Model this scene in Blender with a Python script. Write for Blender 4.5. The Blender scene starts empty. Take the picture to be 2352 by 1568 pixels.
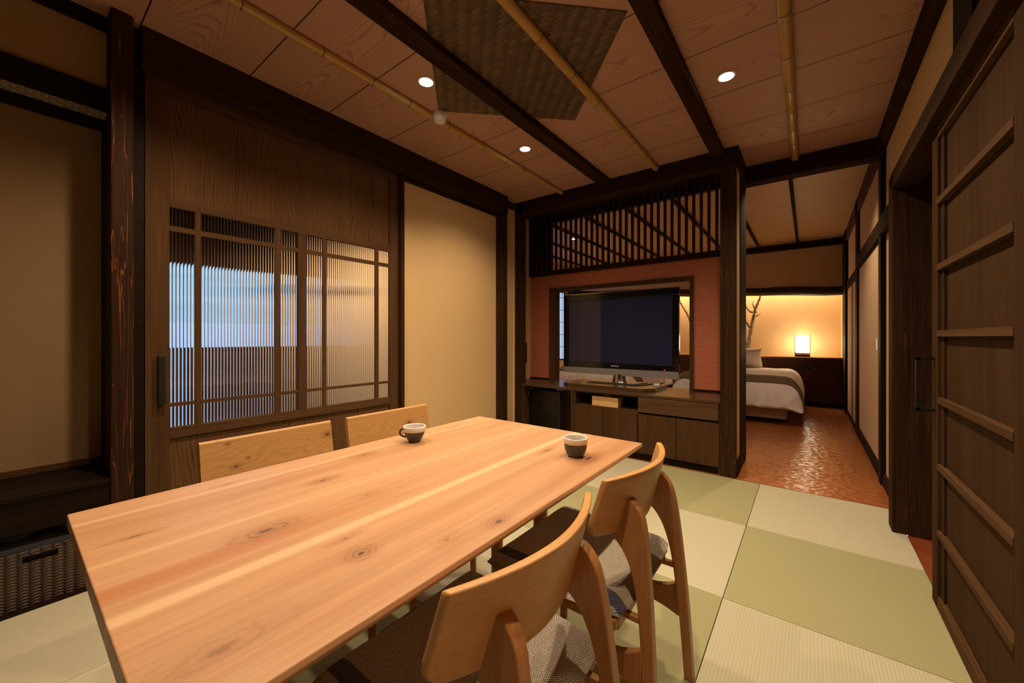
import bpy, bmesh, math, random
from mathutils import Vector, Matrix, noise
random.seed(7)
S = bpy.context.scene
COL = S.collection
PI = math.pi

# ------------------------------------------------------------------ node helpers
class NT:
    def __init__(s, name):
        m = bpy.data.materials.new(name); m.use_nodes = True
        s.m = m; s.t = m.node_tree; s.t.nodes.clear()
        s.out = s.n('ShaderNodeOutputMaterial')
    def n(s, typ, **kw):
        nd = s.t.nodes.new(typ)
        for k, v in kw.items(): setattr(nd, k, v)
        return nd
    def l(s, a, b): s.t.links.new(a, b)
    def set(s, sock, v):
        if isinstance(v, bpy.types.NodeSocket): s.l(v, sock)
        elif isinstance(v, (tuple, list)) and len(v) == 3 and sock.type == 'RGBA': sock.default_value = (*v, 1)
        else: sock.default_value = v
    def math(s, op, a, b=0.0, c=0.0, clamp=False):
        nd = s.n('ShaderNodeMath', operation=op, use_clamp=clamp)
        s.set(nd.inputs[0], a); s.set(nd.inputs[1], b)
        if len(nd.inputs) > 2: s.set(nd.inputs[2], c)
        return nd.outputs[0]
    def mix(s, f, a, b, mode='MIX'):
        nd = s.n('ShaderNodeMix', data_type='RGBA', blend_type=mode)
        s.set(nd.inputs[0], f); s.set(nd.inputs[6], a); s.set(nd.inputs[7], b)
        return nd.outputs[2]
    def coord(s, kind='Object'): return s.n('ShaderNodeTexCoord').outputs[kind]
    def mapping(s, vec, scale=(1,1,1), loc=(0,0,0), rot=(0,0,0)):
        nd = s.n('ShaderNodeMapping'); s.l(vec, nd.inputs[0])
        nd.inputs['Scale'].default_value = scale; nd.inputs['Location'].default_value = loc
        nd.inputs['Rotation'].default_value = rot
        return nd.outputs[0]
    def noise(s, vec, scale=5, detail=3, rough=.55, dist=0.0, col=False):
        nd = s.n('ShaderNodeTexNoise'); s.l(vec, nd.inputs['Vector'])
        nd.inputs['Scale'].default_value = scale; nd.inputs['Detail'].default_value = detail
        nd.inputs['Roughness'].default_value = rough; nd.inputs['Distortion'].default_value = dist
        return nd.outputs['Color' if col else 'Fac']
    def ramp(s, f, stops):
        nd = s.n('ShaderNodeValToRGB'); s.set(nd.inputs[0], f)
        el = nd.color_ramp.elements
        while len(el) < len(stops): el.new(.5)
        for e, (p, c) in zip(el, stops):
            e.position = p; e.color = (*c, 1) if len(c) == 3 else c
        return nd.outputs[0]
    def smooth(s, v, lo, hi, a=0.0, b=1.0):
        nd = s.n('ShaderNodeMapRange', interpolation_type='SMOOTHSTEP')
        s.set(nd.inputs[0], v); nd.inputs[1].default_value = lo; nd.inputs[2].default_value = hi
        nd.inputs[3].default_value = a; nd.inputs[4].default_value = b
        return nd.outputs[0]
    def sep(s, vec):
        nd = s.n('ShaderNodeSeparateXYZ'); s.l(vec, nd.inputs[0]); return nd.outputs
    def bump(s, h, strength=.3, dist=.01, normal=None):
        nd = s.n('ShaderNodeBump'); s.l(h, nd.inputs['Height'])
        nd.inputs['Strength'].default_value = strength; nd.inputs['Distance'].default_value = dist
        if normal is not None: s.l(normal, nd.inputs['Normal'])
        return nd.outputs[0]
    def bsdf(s, color, rough=.5, normal=None, **kw):
        p = s.n('ShaderNodeBsdfPrincipled')
        s.set(p.inputs['Base Color'], color); s.set(p.inputs['Roughness'], rough)
        if normal is not None: s.l(normal, p.inputs['Normal'])
        for k, v in kw.items(): s.set(p.inputs[k.replace('_', ' ')], v)
        s.l(p.outputs[0], s.out.inputs[0])
        return s.m

def plain(name, c, rough=.5, **kw):
    t = NT(name)
    f = t.noise(t.coord(), 40, 2)
    return t.bsdf(t.mix(f, tuple(x*.9 for x in c), tuple(min(1, x*1.1) for x in c)), rough, **kw)

def wood(name, dark, light, axis='Z', rough=.45, fine=1.0, streak=None, bump=.15, bold=.0, coarse=1.0, **kw):
    """grain running along the given axis"""
    t = NT(name); v = t.coord()
    a = 'XYZ'.index(axis)
    sc = [14*coarse]*3; sc[a] = .9
    sc2 = [150*fine]*3; sc2[a] = 3.5
    w = t.noise(t.mapping(v, tuple(sc)), 1, 4, .6, .6)
    f = t.noise(t.mapping(v, tuple(sc2)), 1, 2, .6)
    s3 = [46*coarse]*3; s3[a] = 1.2
    b = t.noise(t.mapping(v, tuple(s3)), 1, 2, .5, 1.0)
    fac = t.math('ADD', t.math('MULTIPLY', w, .55), t.math('MULTIPLY', f, .45))
    col = t.ramp(fac, [(.30, dark), (.68, light)])
    if bold:
        ln = t.smooth(b, .52, .62)
        col = t.mix(t.math('MULTIPLY', ln, bold), col, tuple(x*.35 for x in dark))
    if streak:
        ln = t.smooth(t.math('ABSOLUTE', t.math('SUBTRACT', b, .53)), .016, .0)
        col = t.mix(t.math('MULTIPLY', ln, .6), col, streak)
    return t.bsdf(col, rough, t.bump(fac, bump, .004), **kw)

M = {}
M['dark'] = wood('dark_stained_cedar', (.016,.0065,.003), (.048,.022,.0095), 'Z', .75, streak=(.12,.045,.016), Specular_IOR_Level=.08)
M['main_post'] = wood('streaky_main_post_cedar', (.016,.0060,.003), (.046,.019,.008), 'Z', .7, streak=(.34,.11,.032), Specular_IOR_Level=.1)
M['dark_x'] = wood('dark_stained_cedar_along_x', (.014,.0060,.003), (.040,.018,.008), 'X', .8, streak=(.07,.028,.011), Specular_IOR_Level=.05)
M['dark_y'] = wood('dark_stained_cedar_along_y', (.016,.0070,.003), (.048,.023,.0095), 'Y', .8, streak=(.08,.034,.013), Specular_IOR_Level=.05)
M['black_wood'] = wood('near_black_lacquered_wood', (.005,.0025,.0015), (.015,.0065,.003), 'Y', .6, Specular_IOR_Level=.12)
M['brown'] = wood('walnut_stained_frame_wood', (.052,.024,.0095), (.105,.052,.022), 'Z', .75, bump=.1, Specular_IOR_Level=.08)
M['brown_y'] = wood('walnut_stained_rail_wood', (.056,.026,.011), (.115,.058,.025), 'Y', .75, bump=.1, Specular_IOR_Level=.08)
def ash_panel():
    t = NT('ash_veneer_door_panel'); v = t.coord(); x, y, z = t.sep(v)
    w = t.noise(t.mapping(v, (1, 5, .8)), 1, 3, .5)
    ph = t.math('ADD', t.math('MULTIPLY', y, 75.0), t.math('MULTIPLY', w, 13.0))
    ph = t.math('ADD', ph, t.math('MULTIPLY', t.noise(t.mapping(v, (1, 60, 7)), 1, 3, .6), 1.1))
    ln = t.smooth(t.math('FRACT', ph), .55, 1.0)
    g = t.noise(t.mapping(v, (1, 260, 5)), 1, 3)
    amp = t.smooth(t.noise(t.mapping(v, (1, 9, 1.2)), 1, 2), .3, .65, .35, 1)
    col = t.mix(g, (.085,.040,.016), (.155,.078,.033))
    col = t.mix(t.math('MULTIPLY', t.math('MULTIPLY', ln, amp), .85), col, (.028,.014,.007))
    return t.bsdf(col, .75, t.bump(ln, .15, .002), Specular_IOR_Level=.08)
M['brown_panel'] = ash_panel()
M['cab'] = wood('cabinet_front_wood', (.042,.019,.0075), (.088,.043,.017), 'Z', .7, bump=.08, Specular_IOR_Level=.1)
M['cab_front_x'] = wood('drawer_front_wood', (.055,.026,.010), (.115,.058,.024), 'X', .5, bump=.08, bold=.4, Specular_IOR_Level=.25)
M['cab_x'] = wood('countertop_wood', (.045,.022,.010), (.085,.045,.020), 'X', .3, bump=.05, Specular_IOR_Level=.4)
M['batten_door'] = wood('battened_door_wood', (.033,.016,.0065), (.062,.032,.014), 'Z', .85, bump=.08, Specular_IOR_Level=.04)
M['batten_y'] = wood('batten_wood', (.052,.025,.010), (.100,.053,.024), 'Y', .8, bump=.2, Specular_IOR_Level=.06)
M['mahogany'] = wood('headboard_veneer', (.055,.014,.005), (.10,.028,.010), 'Z', .4, bump=.05, Specular_IOR_Level=.3)
M['oak'] = wood('chair_oak', (.44,.215,.065), (.60,.33,.125), 'Y', .38, bump=.08, coarse=.6)
M['oak_leg'] = wood('chair_leg_oak', (.30,.125,.042), (.46,.22,.08), 'Z', .4, bump=.08, coarse=.6)
M['bamboo_box'] = wood('bamboo_box_wood', (.55,.32,.13), (.72,.46,.22), 'X', .4, bump=.03)
M['corridor'] = wood('red_corridor_floorboard', (.16,.035,.012), (.26,.065,.022), 'Y', .3)
M['polished'] = wood('polished_entrance_floor', (.030,.018,.012), (.060,.035,.022), 'Y', .10, Specular_IOR_Level=1.0)
M['far_ceiling_wood'] = wood('entrance_ceiling_wood', (.10,.045,.015), (.17,.08,.03), 'Y', .5)

def plaster(name, c, var=.06, rough=.9):
    t = NT(name); v = t.coord()
    n1 = t.noise(v, 2.2, 4, .6); n2 = t.noise(v, 180, 3, .7)
    n3 = t.noise(t.mapping(v, (30, 30, 30)), 1, 5, .75)
    f = t.math('ADD', t.math('MULTIPLY', n1, .5), t.math('MULTIPLY', n2, .5))
    col = t.mix(f, tuple(x*(1-var*1.4) for x in c), tuple(min(1, x*(1+var*1.4)) for x in c))
    col = t.mix(t.smooth(n3, .70, .76, 0, .35), col, tuple(x*.7 for x in c))
    return t.bsdf(col, rough, t.bump(n2, .12, .003))
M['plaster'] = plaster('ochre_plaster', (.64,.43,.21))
M['plaster_dim'] = plaster('straw_paper_dimmed', (.31,.20,.10))  # wall tone darkened to carry the alcove's low light
M['fusuma'] = plaster('sliding_screen_paper', (.66,.47,.28))
M['plaster_ext'] = plaster('entrance_plaster', (.62,.43,.24))

def cloth_wall():
    t = NT('vermilion_woven_wallcloth'); v = t.coord()
    h = t.noise(t.mapping(v, (8, 8, 340)), 1, 2, .6)
    w = t.noise(t.mapping(v, (420, 8, 30)), 1, 2, .6)
    f = t.math('ADD', t.math('MULTIPLY', h, .65), t.math('MULTIPLY', w, .35))
    col = t.ramp(f, [(.33, (.34,.085,.040)), (.66, (.58,.19,.105))])
    return t.bsdf(col, .55, t.bump(f, .25, .002))
M['redwall'] = cloth_wall()

def ceiling_mat(name, c_lo, c_hi, line, y0, period, grain=1.0):
    t = NT(name); v = t.coord(); x, y, z = t.sep(v)
    u = t.math('DIVIDE', t.math('SUBTRACT', y, y0), period)
    idx = t.math('FLOOR', u); fr = t.math('SUBTRACT', u, idx)
    wn = t.n('ShaderNodeTexWhiteNoise', noise_dimensions='1D'); t.l(idx, wn.inputs['W'])
    r = wn.outputs['Value']
    # cathedral grain: parabolic contour lines, centre line wandering from board to board
    yl = t.math('SUBTRACT', fr, t.math('ADD', .35, t.math('MULTIPLY', r, .3)))
    wob = t.noise(t.mapping(v, (1.0, 2.6, 1)), 1, 2, .5)
    wob2 = t.noise(t.mapping(v, (7, 26, 1)), 1, 2, .5)
    ph = t.math('ADD', t.math('MULTIPLY', t.math('MULTIPLY', yl, yl), 75.0),
                t.math('ADD', t.math('MULTIPLY', t.math('ADD', x, t.math('MULTIPLY', r, 9.0)), 6.5),
                       t.math('ADD', t.math('MULTIPLY', wob, 11.0), t.math('MULTIPLY', wob2, 1.0))))
    sn = t.math('FRACT', ph)
    ln = t.smooth(sn, .70, .97)
    # early wood / fine figure
    fine = t.noise(t.mapping(v, (3, 160, 1)), 1, 3, .6)
    zone = t.smooth(t.noise(t.mapping(v, (.9, 2.0, 1)), 1, 2), .38, .60, .25, 1)
    base = t.mix(fine, c_lo, c_hi)
    base = t.mix(t.math('MULTIPLY', t.math('MULTIPLY', ln, zone), .62*grain), base, line)
    base = t.mix(t.math('MULTIPLY', r, .18), base, c_lo)
    edge = t.math('MINIMUM', fr, t.math('SUBTRACT', 1.0, fr))
    seam = t.smooth(edge, .004, .009, 1, 0)
    base = t.mix(seam, base, (.03,.012,.008))
    return t.bsdf(base, .5, t.bump(t.math('SUBTRACT', 1.0, seam), .6, .004))
M['ceiling'] = ceiling_mat('cedar_ceiling_boards', (.42,.225,.165), (.53,.30,.225), (.19,.072,.045), .852, .457)
M['ceiling_bed'] = ceiling_mat('bedroom_ceiling_boards', (.42,.245,.075), (.52,.315,.105), (.28,.13,.04), .12, .457, .5)

def weave_panel():
    t = NT('dark_wickerwork_ceiling_panel'); v = t.mapping(t.coord(), (1,1,1), rot=(0,0,0))
    x, y, z = t.sep(v)
    p = 44.0
    def strip(a, b):
        a_ = t.math('MULTIPLY', a, p); b_ = t.math('MULTIPLY', b, p)
        row = t.math('FLOOR', b_)
        k = t.math('FRACT', t.math('DIVIDE', t.math('ADD', a_, row), 4.0))
        return k, t.math('FRACT', b_), row, t.math('FLOOR', t.math('DIVIDE', t.math('ADD', a_, row), 4.0))
    k, fy, row, ci = strip(x, y)
    over = t.smooth(k, .49, .51)
    cv = t.n('ShaderNodeCombineXYZ'); t.l(row, cv.inputs[0]); t.l(ci, cv.inputs[1]); t.l(over, cv.inputs[2])
    wn = t.n('ShaderNodeTexWhiteNoise'); t.l(cv.outputs[0], wn.inputs['Vector'])
    c1 = t.mix(wn.outputs['Value'], (.085,.046,.024), (.19,.105,.055))
    c2 = t.mix(wn.outputs['Value'], (.055,.028,.014), (.10,.053,.027))
    col = t.mix(over, c1, c2)
    g = t.noise(t.mapping(v, (120, 120, 1)), 1, 2)
    col = t.mix(t.math('MULTIPLY', g, .4), col, (.03,.016,.009))
    e = t.math('MULTIPLY', t.math('SINE', t.math('MULTIPLY', fy, PI)), t.math('SINE', t.math('MULTIPLY', t.math('FRACT', t.math('MULTIPLY', k, 2.0)), PI)))
    return t.bsdf(col, .5, t.bump(e, .5, .004))
M['weave'] = weave_panel()

def tatami(name, c1, c2, rib, rough=.75):
    t = NT(name); v = t.coord(); x, y, z = t.sep(v)
    big = t.noise(v, 1.7, 3)
    fx = t.noise(t.mapping(v, (260, 30, 1)), 1, 2)
    ribs = t.math('SINE', t.math('MULTIPLY', x, 2*PI/.0105))
    f = t.math('ADD', t.math('MULTIPLY', big, .5), t.math('MULTIPLY', fx, .5))
    col = t.mix(f, c1, c2)
    col = t.mix(t.smooth(ribs, .2, 1, 0, rib), col, tuple(q*.62 for q in c1))
    return t.bsdf(col, rough, t.bump(ribs, .12 if rib > .1 else .03, .003))
M['tatami_pale_sheen'] = tatami('ribbed_tatami_pale_sheen', (.44,.415,.29), (.52,.485,.345), .24)  # sheen of one weave direction painted as a paler tone
M['tatami_green_sheen'] = tatami('smooth_tatami_green_sheen', (.295,.290,.145), (.35,.34,.175), .03)  # same matting, sheen of the turned weave painted as a greener tone

def carved_floor():
    t = NT('hand_hewn_red_floor'); v = t.coord()
    mv = t.mapping(v, (21, 42, 1)); 
    dn = t.noise(t.mapping(v, (6, 6, 1)), 1, 2, .5, 0, True)
    add = t.n('ShaderNodeVectorMath', operation='ADD'); t.l(mv, add.inputs[0])
    sc = t.n('ShaderNodeVectorMath', operation='SCALE'); t.l(dn, sc.inputs[0]); sc.inputs['Scale'].default_value = 1.3
    t.l(sc.outputs[0], add.inputs[1])
    vo = t.n('ShaderNodeTexVoronoi', feature='SMOOTH_F1'); t.l(add.outputs[0], vo.inputs['Vector'])
    vo.inputs['Scale'].default_value = 1; vo.inputs['Smoothness'].default_value = .25
    h = t.math('POWER', vo.outputs['Distance'], 1.6)
    g = t.noise(t.mapping(v, (4, 90, 1)), 1, 3)
    col = t.mix(g, (.25,.075,.022), (.42,.145,.045))
    return t.bsdf(col, .20, t.bump(h, .6, .006), Specular_IOR_Level=.7)
M['hewn'] = carved_floor()

# knots: (x, y, radius across, radius along, darkness) in world coordinates, table base at TB
TB = Vector((-.915, .775, 0))
KN = [(-1.202,.741,.012,.028,.9), (-1.080,.541,.010,.024,.9), (-.893,.330,.016,.036,.9), (-.660,.401,.013,.016,1.0),
      (-.535,.653,.011,.020,.8), (-.732,.409,.005,.022,.7), (-1.077,.160,.005,.026,.75), (-.735,1.166,.008,.030,.85),
      (-.578,1.175,.013,.045,1.0), (-.888,.559,.012,.020,.35), (-1.26,.37,.006,.02,.5), (-.60,.17,.02,.05,.35), (-1.27,1.24,.006,.03,.45), (-.57,.53,.01,.02,.4)]
def table_mat():
    t = NT('knotty_oak_tabletop'); v = t.mapping(t.coord(), (1,1,1), loc=tuple(TB)); x, y, z = t.sep(v)
    wv = t.noise(t.mapping(v, (6, 1.1, 6)), 1, 3, .5)
    xw = t.math('ADD', x, t.math('MULTIPLY', t.math('SUBTRACT', wv, .5), .035))
    # boards
    u = t.math('DIVIDE', t.math('ADD', x, 1.335), .1065)
    idx = t.math('FLOOR', u)
    wn = t.n('ShaderNodeTexWhiteNoise', noise_dimensions='1D'); t.l(t.math('ADD', idx, 4.3), wn.inputs['W'])
    tint = wn.outputs['Value']
    g1 = t.noise(t.mapping(v, (26, .9, 26)), 1, 4, .55, .8)
    g2 = t.noise(t.mapping(v, (300, 5, 300)), 1, 2, .6)
    g3 = t.noise(t.mapping(v, (90, 2.0, 90)), 1, 3, .6, .6)
    col = t.mix(t.smooth(g1, .30, .70), (.51,.290,.152), (.37,.188,.088))
    col = t.mix(t.math('MULTIPLY', t.smooth(g3, .42, .62), .42), col, (.38,.16,.06))
    col = t.mix(t.math('MULTIPLY', t.smooth(g2, .35, .75), .38), col, (.40,.18,.075))
    col = t.mix(t.math('MULTIPLY', tint, .45), col, (.60,.36,.195))
    # pale sapwood ribbons
    for cx, wd, am, yy in ((-.775, .017, .75, None), (-1.235, .006, .5, None), (-.985, .008, .35, None)):
        d = t.math('ABSOLUTE', t.math('SUBTRACT', xw, cx))
        col = t.mix(t.smooth(d, wd*.45, wd*1.3, am, 0), col, (.66,.44,.26))
    # reddish heart stripe near the front-left end
    d = t.math('ABSOLUTE', t.math('SUBTRACT', xw, -.862))
    m = t.math('MULTIPLY', t.smooth(d, .0, .045, .6, 0), t.smooth(y, .15, .75, 1, 0))
    col = t.mix(m, col, (.42,.14,.045))
    nz = t.noise(t.mapping(v, (55, 30, 1)), 1, 4, .7)
    nn = t.math('MULTIPLY', t.math('SUBTRACT', nz, .5), 1.5)
    for kx, ky, rx_, ry_, am in KN:
        dx = t.math('DIVIDE', t.math('SUBTRACT', x, kx), rx_); dy = t.math('DIVIDE', t.math('SUBTRACT', y, ky), ry_)
        r2 = t.math('ADD', t.math('MULTIPLY', dx, dx), t.math('MULTIPLY', dy, dy))
        r = t.math('ADD', t.math('SQRT', r2), nn)
        col = t.mix(t.smooth(r, .5, 3.4, .55*am, 0), col, (.30,.125,.045))
        ring = t.smooth(t.math('SINE', t.math('MULTIPLY', r, 8.0)), .2, 1.0)
        col = t.mix(t.math('MULTIPLY', t.math('MULTIPLY', ring, t.smooth(r, .8, 2.6, 1, 0)), .55*am), col, (.16,.065,.028))
        col = t.mix(t.smooth(r, .12, .7, am*.95, 0), col, (.045,.022,.013))
    return t.bsdf(col, .42, t.bump(g2, .08, .002))
M['table'] = table_mat()

def plank_back(name, knots, off):
    t = NT(name); v = t.mapping(t.coord(), (1,1,1), loc=off); x, y, z = t.sep(v)
    wob = t.noise(t.mapping(v, (3, 3.2, 9)), 1, 3, .5)
    ph = t.math('ADD', t.math('MULTIPLY', z, 55.0), t.math('MULTIPLY', wob, 11.0))
    ln = t.smooth(t.math('FRACT', ph), .45, 1.0)
    g = t.noise(t.mapping(v, (30, 4, 220)), 1, 3)
    col = t.mix(g, (.60,.33,.115), (.50,.255,.085))
    col = t.mix(t.math('MULTIPLY', ln, .35), col, (.34,.15,.045))
    nz = t.math('MULTIPLY', t.math('SUBTRACT', t.noise(t.mapping(v, (40, 40, 40)), 1, 3, .7), .5), 1.6)
    for ky, kz, rr in knots:
        dy = t.math('DIVIDE', t.math('SUBTRACT', y, ky), rr*1.7); dz = t.math('DIVIDE', t.math('SUBTRACT', z, kz), rr)
        r = t.math('ADD', t.math('SQRT', t.math('ADD', t.math('MULTIPLY', dy, dy), t.math('MULTIPLY', dz, dz))), nz)
        col = t.mix(t.smooth(r, .6, 3.6, .55, 0), col, (.26,.11,.035))
        col = t.mix(t.smooth(r, .3, .9, .85, 0), col, (.035,.018,.010))
    return t.bsdf(col, .42)
M['plank_a'] = plank_back('knotty_oak_backboard', [(.08,.722,.0035), (.14,.66,.003), (.10,.64,.0055), (.085,.60,.0065), (.435,.688,.007)], (0, .228, 0))
M['plank_b'] = plank_back('figured_oak_backboard', [(.33,.665,.008), (.08,.60,.003)], (0, .228, 0))

def fabric():
    t = NT('salt_and_pepper_woven_upholstery'); v = t.coord(); x, y, z = t.sep(v)
    k = 2*PI/.0050
    # two-tone basket weave, wraps over the rounded edge
    a = t.math('SINE', t.math('MULTIPLY', t.math('ADD', x, t.math('MULTIPLY', z, .6)), k))
    b = t.math('SINE', t.math('MULTIPLY', t.math('ADD', y, t.math('MULTIPLY', z, .8)), k))
    f = t.math('MULTIPLY', a, b)
    n = t.noise(t.mapping(v, (300, 300, 300)), 1, 2)
    ff = t.math('ADD', f, t.math('MULTIPLY', t.math('SUBTRACT', n, .5), .8))
    col = t.mix(t.smooth(ff, -.25, .35), (.060,.045,.040), (.80,.70,.58))
    s = t.math('ABSOLUTE', t.math('ADD', y, .193))
    band = t.smooth(s, .016, .019, 1, 0)
    col = t.mix(t.math('MULTIPLY', band, .9), col, t.mix(t.smooth(ff, -.1, .6), (.012,.014,.035), (.10,.11,.22)))
    return t.bsdf(col, .95, t.bump(f, .6, .002))
M['fabric'] = fabric()

def bamboo():
    t = NT('yellow_bamboo'); v = t.coord(); x, y, z = t.sep(v)
    n = t.noise(t.mapping(v, (60, 1.5, 60)), 1, 3)
    n2 = t.noise(t.mapping(v, (9, 4, 9)), 1, 2)
    col = t.mix(n, (.40,.22,.055), (.56,.34,.11))
    col = t.mix(t.math('MULTIPLY', n2, .4), col, (.34,.22,.06))
    return t.bsdf(col, .3)
M['bamboo'] = bamboo()
M['node_ring'] = plain('bamboo_node_brown', (.16,.07,.02), .5)

def emit(name, c, s):
    t = NT(name); e = t.n('ShaderNodeEmission'); e.inputs[0].default_value = (*c, 1); e.inputs[1].default_value = s
    t.l(e.outputs[0], t.out.inputs[0]); return t.m
M['led'] = emit('warm_led_lens', (1, .86, .66), 60)
M['red_led'] = emit('red_standby_light', (1, .04, .06), 1.2)
M['lampshade'] = None
def lampshade():
    t = NT('lit_washi_lampshade'); p = t.n('ShaderNodeBsdfPrincipled')
    f = t.noise(t.mapping(t.coord(), (60, 60, 12)), 1, 3)
    t.set(p.inputs['Base Color'], (.9,.85,.75)); p.inputs['Roughness'].default_value = .8
    t.set(p.inputs['Emission Color'], t.mix(f, (1,.80,.50), (1,.86,.60))); p.inputs['Emission Strength'].default_value = 13
    t.l(p.outputs[0], t.out.inputs[0]); return t.m
M['lampshade'] = lampshade()

def washi():
    t = NT('shoji_paper'); tr = t.n('ShaderNodeBsdfTranslucent'); df = t.n('ShaderNodeBsdfDiffuse'); mx = t.n('ShaderNodeMixShader')
    f = t.noise(t.mapping(t.coord(), (30, 30, 30)), 1, 4)
    c = t.mix(f, (.80,.80,.84), (.92,.92,.95)); t.l(c, tr.inputs[0]); t.l(c, df.inputs[0])
    mx.inputs[0].default_value = .35; t.l(tr.outputs[0], mx.inputs[1]); t.l(df.outputs[0], mx.inputs[2])
    t.l(mx.outputs[0], t.out.inputs[0]); return t.m
M['washi'] = washi()
def glass():
    t = NT('reeded_glass'); g = t.n('ShaderNodeBsdfGlass'); g.inputs['IOR'].default_value = 1.45; g.inputs['Roughness'].default_value = .0
    g.inputs[0].default_value = (.97,.98,1,1)
    t.l(g.outputs[0], t.out.inputs[0]); return t.m
M['glass'] = glass()

def wicker():
    t = NT('brown_wicker_weave'); v = t.coord(); x, y, z = t.sep(v)
    cu = t.math('DIVIDE', y, .031); ci = t.math('FLOOR', cu); fu = t.math('SUBTRACT', cu, ci)
    alt = t.math('MODULO', t.math('ABSOLUTE', ci), 2.0)
    zz = t.math('ADD', t.math('DIVIDE', z, .0125), t.math('MULTIPLY', alt, .5))
    zz = t.math('ADD', zz, t.math('MULTIPLY', t.math('ABSOLUTE', t.math('SUBTRACT', fu, .5)), .5))
    s = t.math('ABSOLUTE', t.math('SINE', t.math('MULTIPLY', zz, PI)))
    e = t.math('SINE', t.math('MULTIPLY', fu, PI))
    h = t.math('MULTIPLY', s, t.math('POWER', e, .5))
    col = t.mix(t.smooth(h, .15, .9), (.008,.004,.002), (.085,.042,.016))
    return t.bsdf(col, .5, t.bump(h, .8, .004))
M['wicker'] = wicker()
def alcove_paper():
    t = NT('hexagon_patterned_paper'); v = t.coord()
    br = t.n('ShaderNodeTexBrick'); t.l(t.mapping(v, (1,1,1), rot=(0,0,PI/2)), br.inputs['Vector'])
    br.inputs['Scale'].default_value = 1; br.inputs['Brick Width'].default_value = .045; br.inputs['Row Height'].default_value = .026
    br.inputs['Mortar Size'].default_value = .006; br.inputs['Mortar Smooth'].default_value = .8
    br.inputs['Color1'].default_value = (.20,.15,.115,1); br.inputs['Color2'].default_value = (.22,.17,.13,1)
    br.inputs['Mortar'].default_value = (.46,.38,.30,1)
    return t.bsdf(br.outputs['Color'], .8)
M['hexpaper'] = alcove_paper()

M['black'] = plain('matte_black_metal', (.008,.0075,.007), .4)
M['fridge'] = plain('black_fridge_enamel', (.006,.0055,.005), .3)
M['gloss_black'] = plain('gloss_black_plastic', (.006,.006,.009), .12)
M['screen'] = plain('plasma_glass_blue_reflection', (.021,.021,.062), .05, Specular_IOR_Level=.35)  # bluish reflection of the room put into the base colour
M['grey_silver'] = plain('gunmetal_speaker_bar', (.25,.235,.24), .40, Metallic=.3)
M['stand'] = plain('dark_satin_metal', (.085,.080,.075), .28, Metallic=.5)
M['chrome'] = plain('brushed_chrome', (.42,.40,.38), .22, Metallic=1.0)
M['white_plastic'] = plain('white_plastic', (.72,.71,.74), .4)
M['white'] = plain('white_print', (.8,.8,.8), .5)
M['switch'] = plain('dark_brown_switch_plate', (.022,.014,.010), .4)
M['coffee'] = plain('black_coffee', (.006,.004,.003), .06)
M['glaze'] = plain('white_stoneware_glaze', (.74,.70,.68), .3)
def stoneware():
    t = NT('charcoal_stoneware'); v = t.coord(); x, y, z = t.sep(v)
    r = t.math('SINE', t.math('ADD', t.math('MULTIPLY', z, 1100.0), t.math('MULTIPLY', t.noise(v, 30, 2), 4.0)))
    col = t.mix(t.smooth(r, -.6, 1), (.052,.047,.048), (.072,.065,.064))
    return t.bsdf(col, .42, t.bump(r, .15, .002))
M['stoneware'] = stoneware()
def linen(name, c):
    t = NT(name); n = t.noise(t.coord(), 9, 4); 
    return t.bsdf(t.mix(n, tuple(q*.93 for q in c), c), .85, t.bump(n, .12, .01))
M['duvet'] = linen('white_duvet_cotton', (.82,.78,.78))
M['pillow'] = linen('cream_pillow_cotton', (.84,.78,.66))
M['runner'] = linen('olive_brown_runner_cloth', (.15,.105,.055))
M['bedbase'] = linen('beige_bed_base_cloth', (.50,.42,.29))
M['tissue'] = plain('bluish_tissue_paper', (.62,.66,.82), .9)
M['robe'] = linen('slate_blue_folded_cloth', (.075,.080,.115))
M['robe_dark'] = linen('black_folded_cloth', (.010,.010,.014))
def branch_mat():
    t = NT('weathered_branch_bark'); n = t.noise(t.mapping(t.coord(), (40,40,14)), 1, 4)
    return t.bsdf(t.ramp(n, [(.35, (.09,.055,.03)), (.65, (.40,.31,.21))]), .8, t.bump(n, .5, .01))
M['bark'] = branch_mat()
M['log'] = wood('dark_log', (.018,.006,.0035), (.05,.018,.010), 'X', .4)
def stone_wall():
    t = NT('pale_blue_grey_garden_wall'); n = t.noise(t.coord(), 6, 5)
    return t.bsdf(t.mix(n, (.42,.48,.60), (.62,.68,.80)), .8)
M['garden'] = stone_wall()
def hedge_mat():
    t = NT('hedge_leaves'); n = t.noise(t.coord(), 25, 4)
    return t.bsdf(t.mix(n, (.30,.40,.36), (.55,.62,.58)), .8)
M['hedge'] = hedge_mat()

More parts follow.
